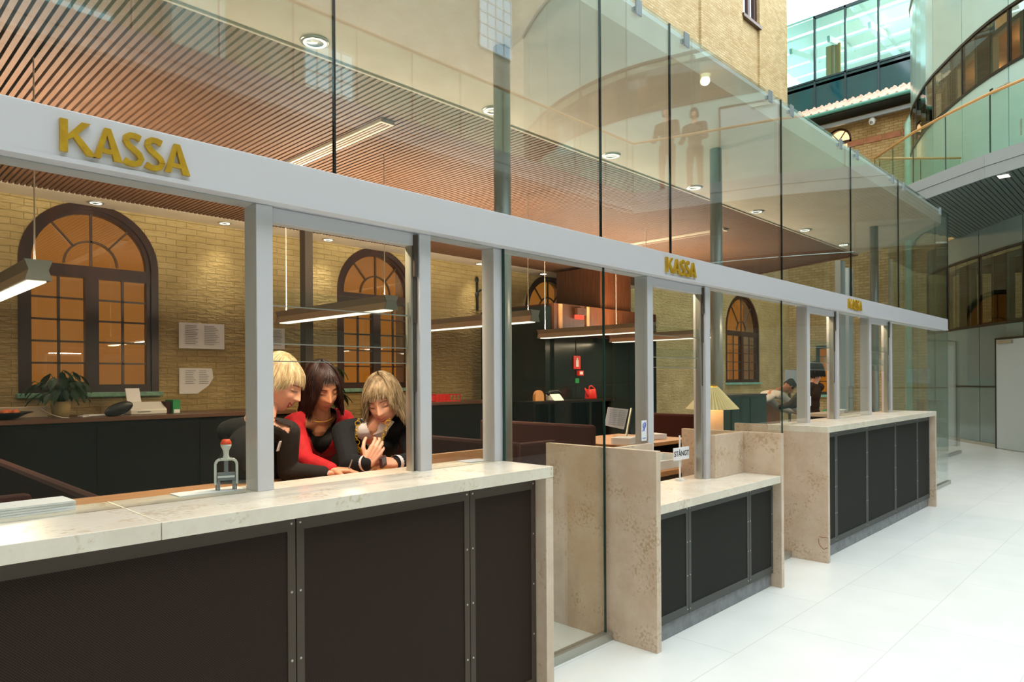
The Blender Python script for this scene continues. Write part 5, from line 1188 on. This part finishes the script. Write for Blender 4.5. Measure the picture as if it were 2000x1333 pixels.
tag(MB().tube([(1.71, 2.69, 1.10), (1.722, 2.68, 1.145)], .003, 8).build('pen', 'channel'), 'silver pen held by the woman in the red cardigan', 'pen')
# 4: man bending over in the far office
PM = dict(head=(11.55, 4.75, 1.36), face=(.8, -.55, 0), pitch=.9, hs=1.02, skin='skin2', shL=(11.35, 5.1, 1.22), shR=(11.15, 4.72, 1.22), cfwd=(.75, -.35, 0), pelvis=(10.68, 5.1, .92), elL=(11.75, 5.0, .98), wrL=(12.0, 4.7, .86), elR=(11.45, 4.55, .95), wrR=(11.75, 4.35, .84),
    handL=((.8, -.4, -.3), (0, 0, 1), -1, .4), handR=((.8, -.4, -.3), (0, 0, 1), 1, .4), layers=[('shirt', 'shirt', .02, .04, .5, .45)])
t, Mh, body, nb, cr, cf, upc, ch = person('person', 'balding man in a white short sleeved shirt bending over a desk in the far office', PM, .008, .012, face=False)
hemm = lambda a: .07 if abs(a) < 1.1 else -.03
hair(Mh, body, 'darkhair', hemm, 200, 1.01, 1.05, 0, 0, seed=2, rad=.004, crown=(0, -.05))
t4 = thing('office_desk', 'pale desk under the hands of the man in the white shirt', 'desk', (11.9, 4.35, .006)); MB().box(11.3, 4.0, .76, 12.9, 4.65, .79).build('desktop', 'plaster', t4)
for x in (11.35, 12.8): MB().box(x, 4.05, .006, x + .05, 4.6, .76).build('leg', 'frame', t4)
t4 = tag(MB().box(11.75, 4.1, .795, 12.15, 4.4, .83).xf(Matrix.Translation((11.95, 4.25, .81)) @ Matrix.Rotation(-.35, 4, 'Y') @ Matrix.Translation((-11.95, -4.25, -.74))).build('folder', 'green'), 'bright green folder held by the bending man in the white shirt', 'folder')
# 5: dark haired person behind the third window
PD = dict(head=(10.83, 4.05, 1.60), face=(-.2, .9, 0), pitch=.2, hs=1.15, shL=(10.6, 4.1, 1.36), shR=(11.02, 4.05, 1.36), cfwd=(-.1, 1, 0), pelvis=(10.85, 4.12, .92), elL=(10.5, 4.3, 1.1), wrL=(10.6, 4.5, 1.05), elR=(11.1, 4.3, 1.1), wrR=(11.0, 4.5, 1.05), layers=[('jacket', 'tbrown', .015, .02, .4, 1.0)])
t, Mh, body, nb, cr, cf, upc, ch = person('person', 'dark haired person in a brown jacket seen from behind through the third ticket window', PD, .008, .012, face=False, hands=False)
hair(Mh, body, 'darkhair', lambda a: .04 if abs(a) < .8 else -.09, 500, 1.03, 1.14, 0, 0, seed=2, rad=.004)
# 6, 7: two people on the walkway, seen as reflections in the canopy glass
for (x, y, m_, l) in ((11.85, -2.5, 'tbrown', 'person in dark clothes standing on the walkway near the railing corner'), (12.3, -2.15, 'trous', 'person in a dark jacket with white sleeve on the walkway beside the door')):
    z = 5.1; PQ = dict(head=(x, y, z + 1.62), face=(-.9, .3, 0), pitch=.2, z0=z, shL=(x + .02, y + .2, z + 1.38), shR=(x, y - .2, z + 1.38), cfwd=(-1, .2, 0), pelvis=(x + .02, y, z + .94), elL=(x - .02, y + .26, z + 1.12), wrL=(x - .2, y + .2, z + 1.05), elR=(x - .02, y - .26, z + 1.12), wrR=(x - .2, y - .2, z + 1.05), layers=[('jacket', m_, .015, .03, .4, 1.0)])
    t, Mh, body, nb, cr, cf, upc, ch = person('person', l, PQ, .01, .014, face=False, hands=False)
    hair(Mh, body, 'darkhair', lambda a: .04 if abs(a) < .8 else -.07, 300, 1.02, 1.1, 0, 0, seed=2, rad=.004)
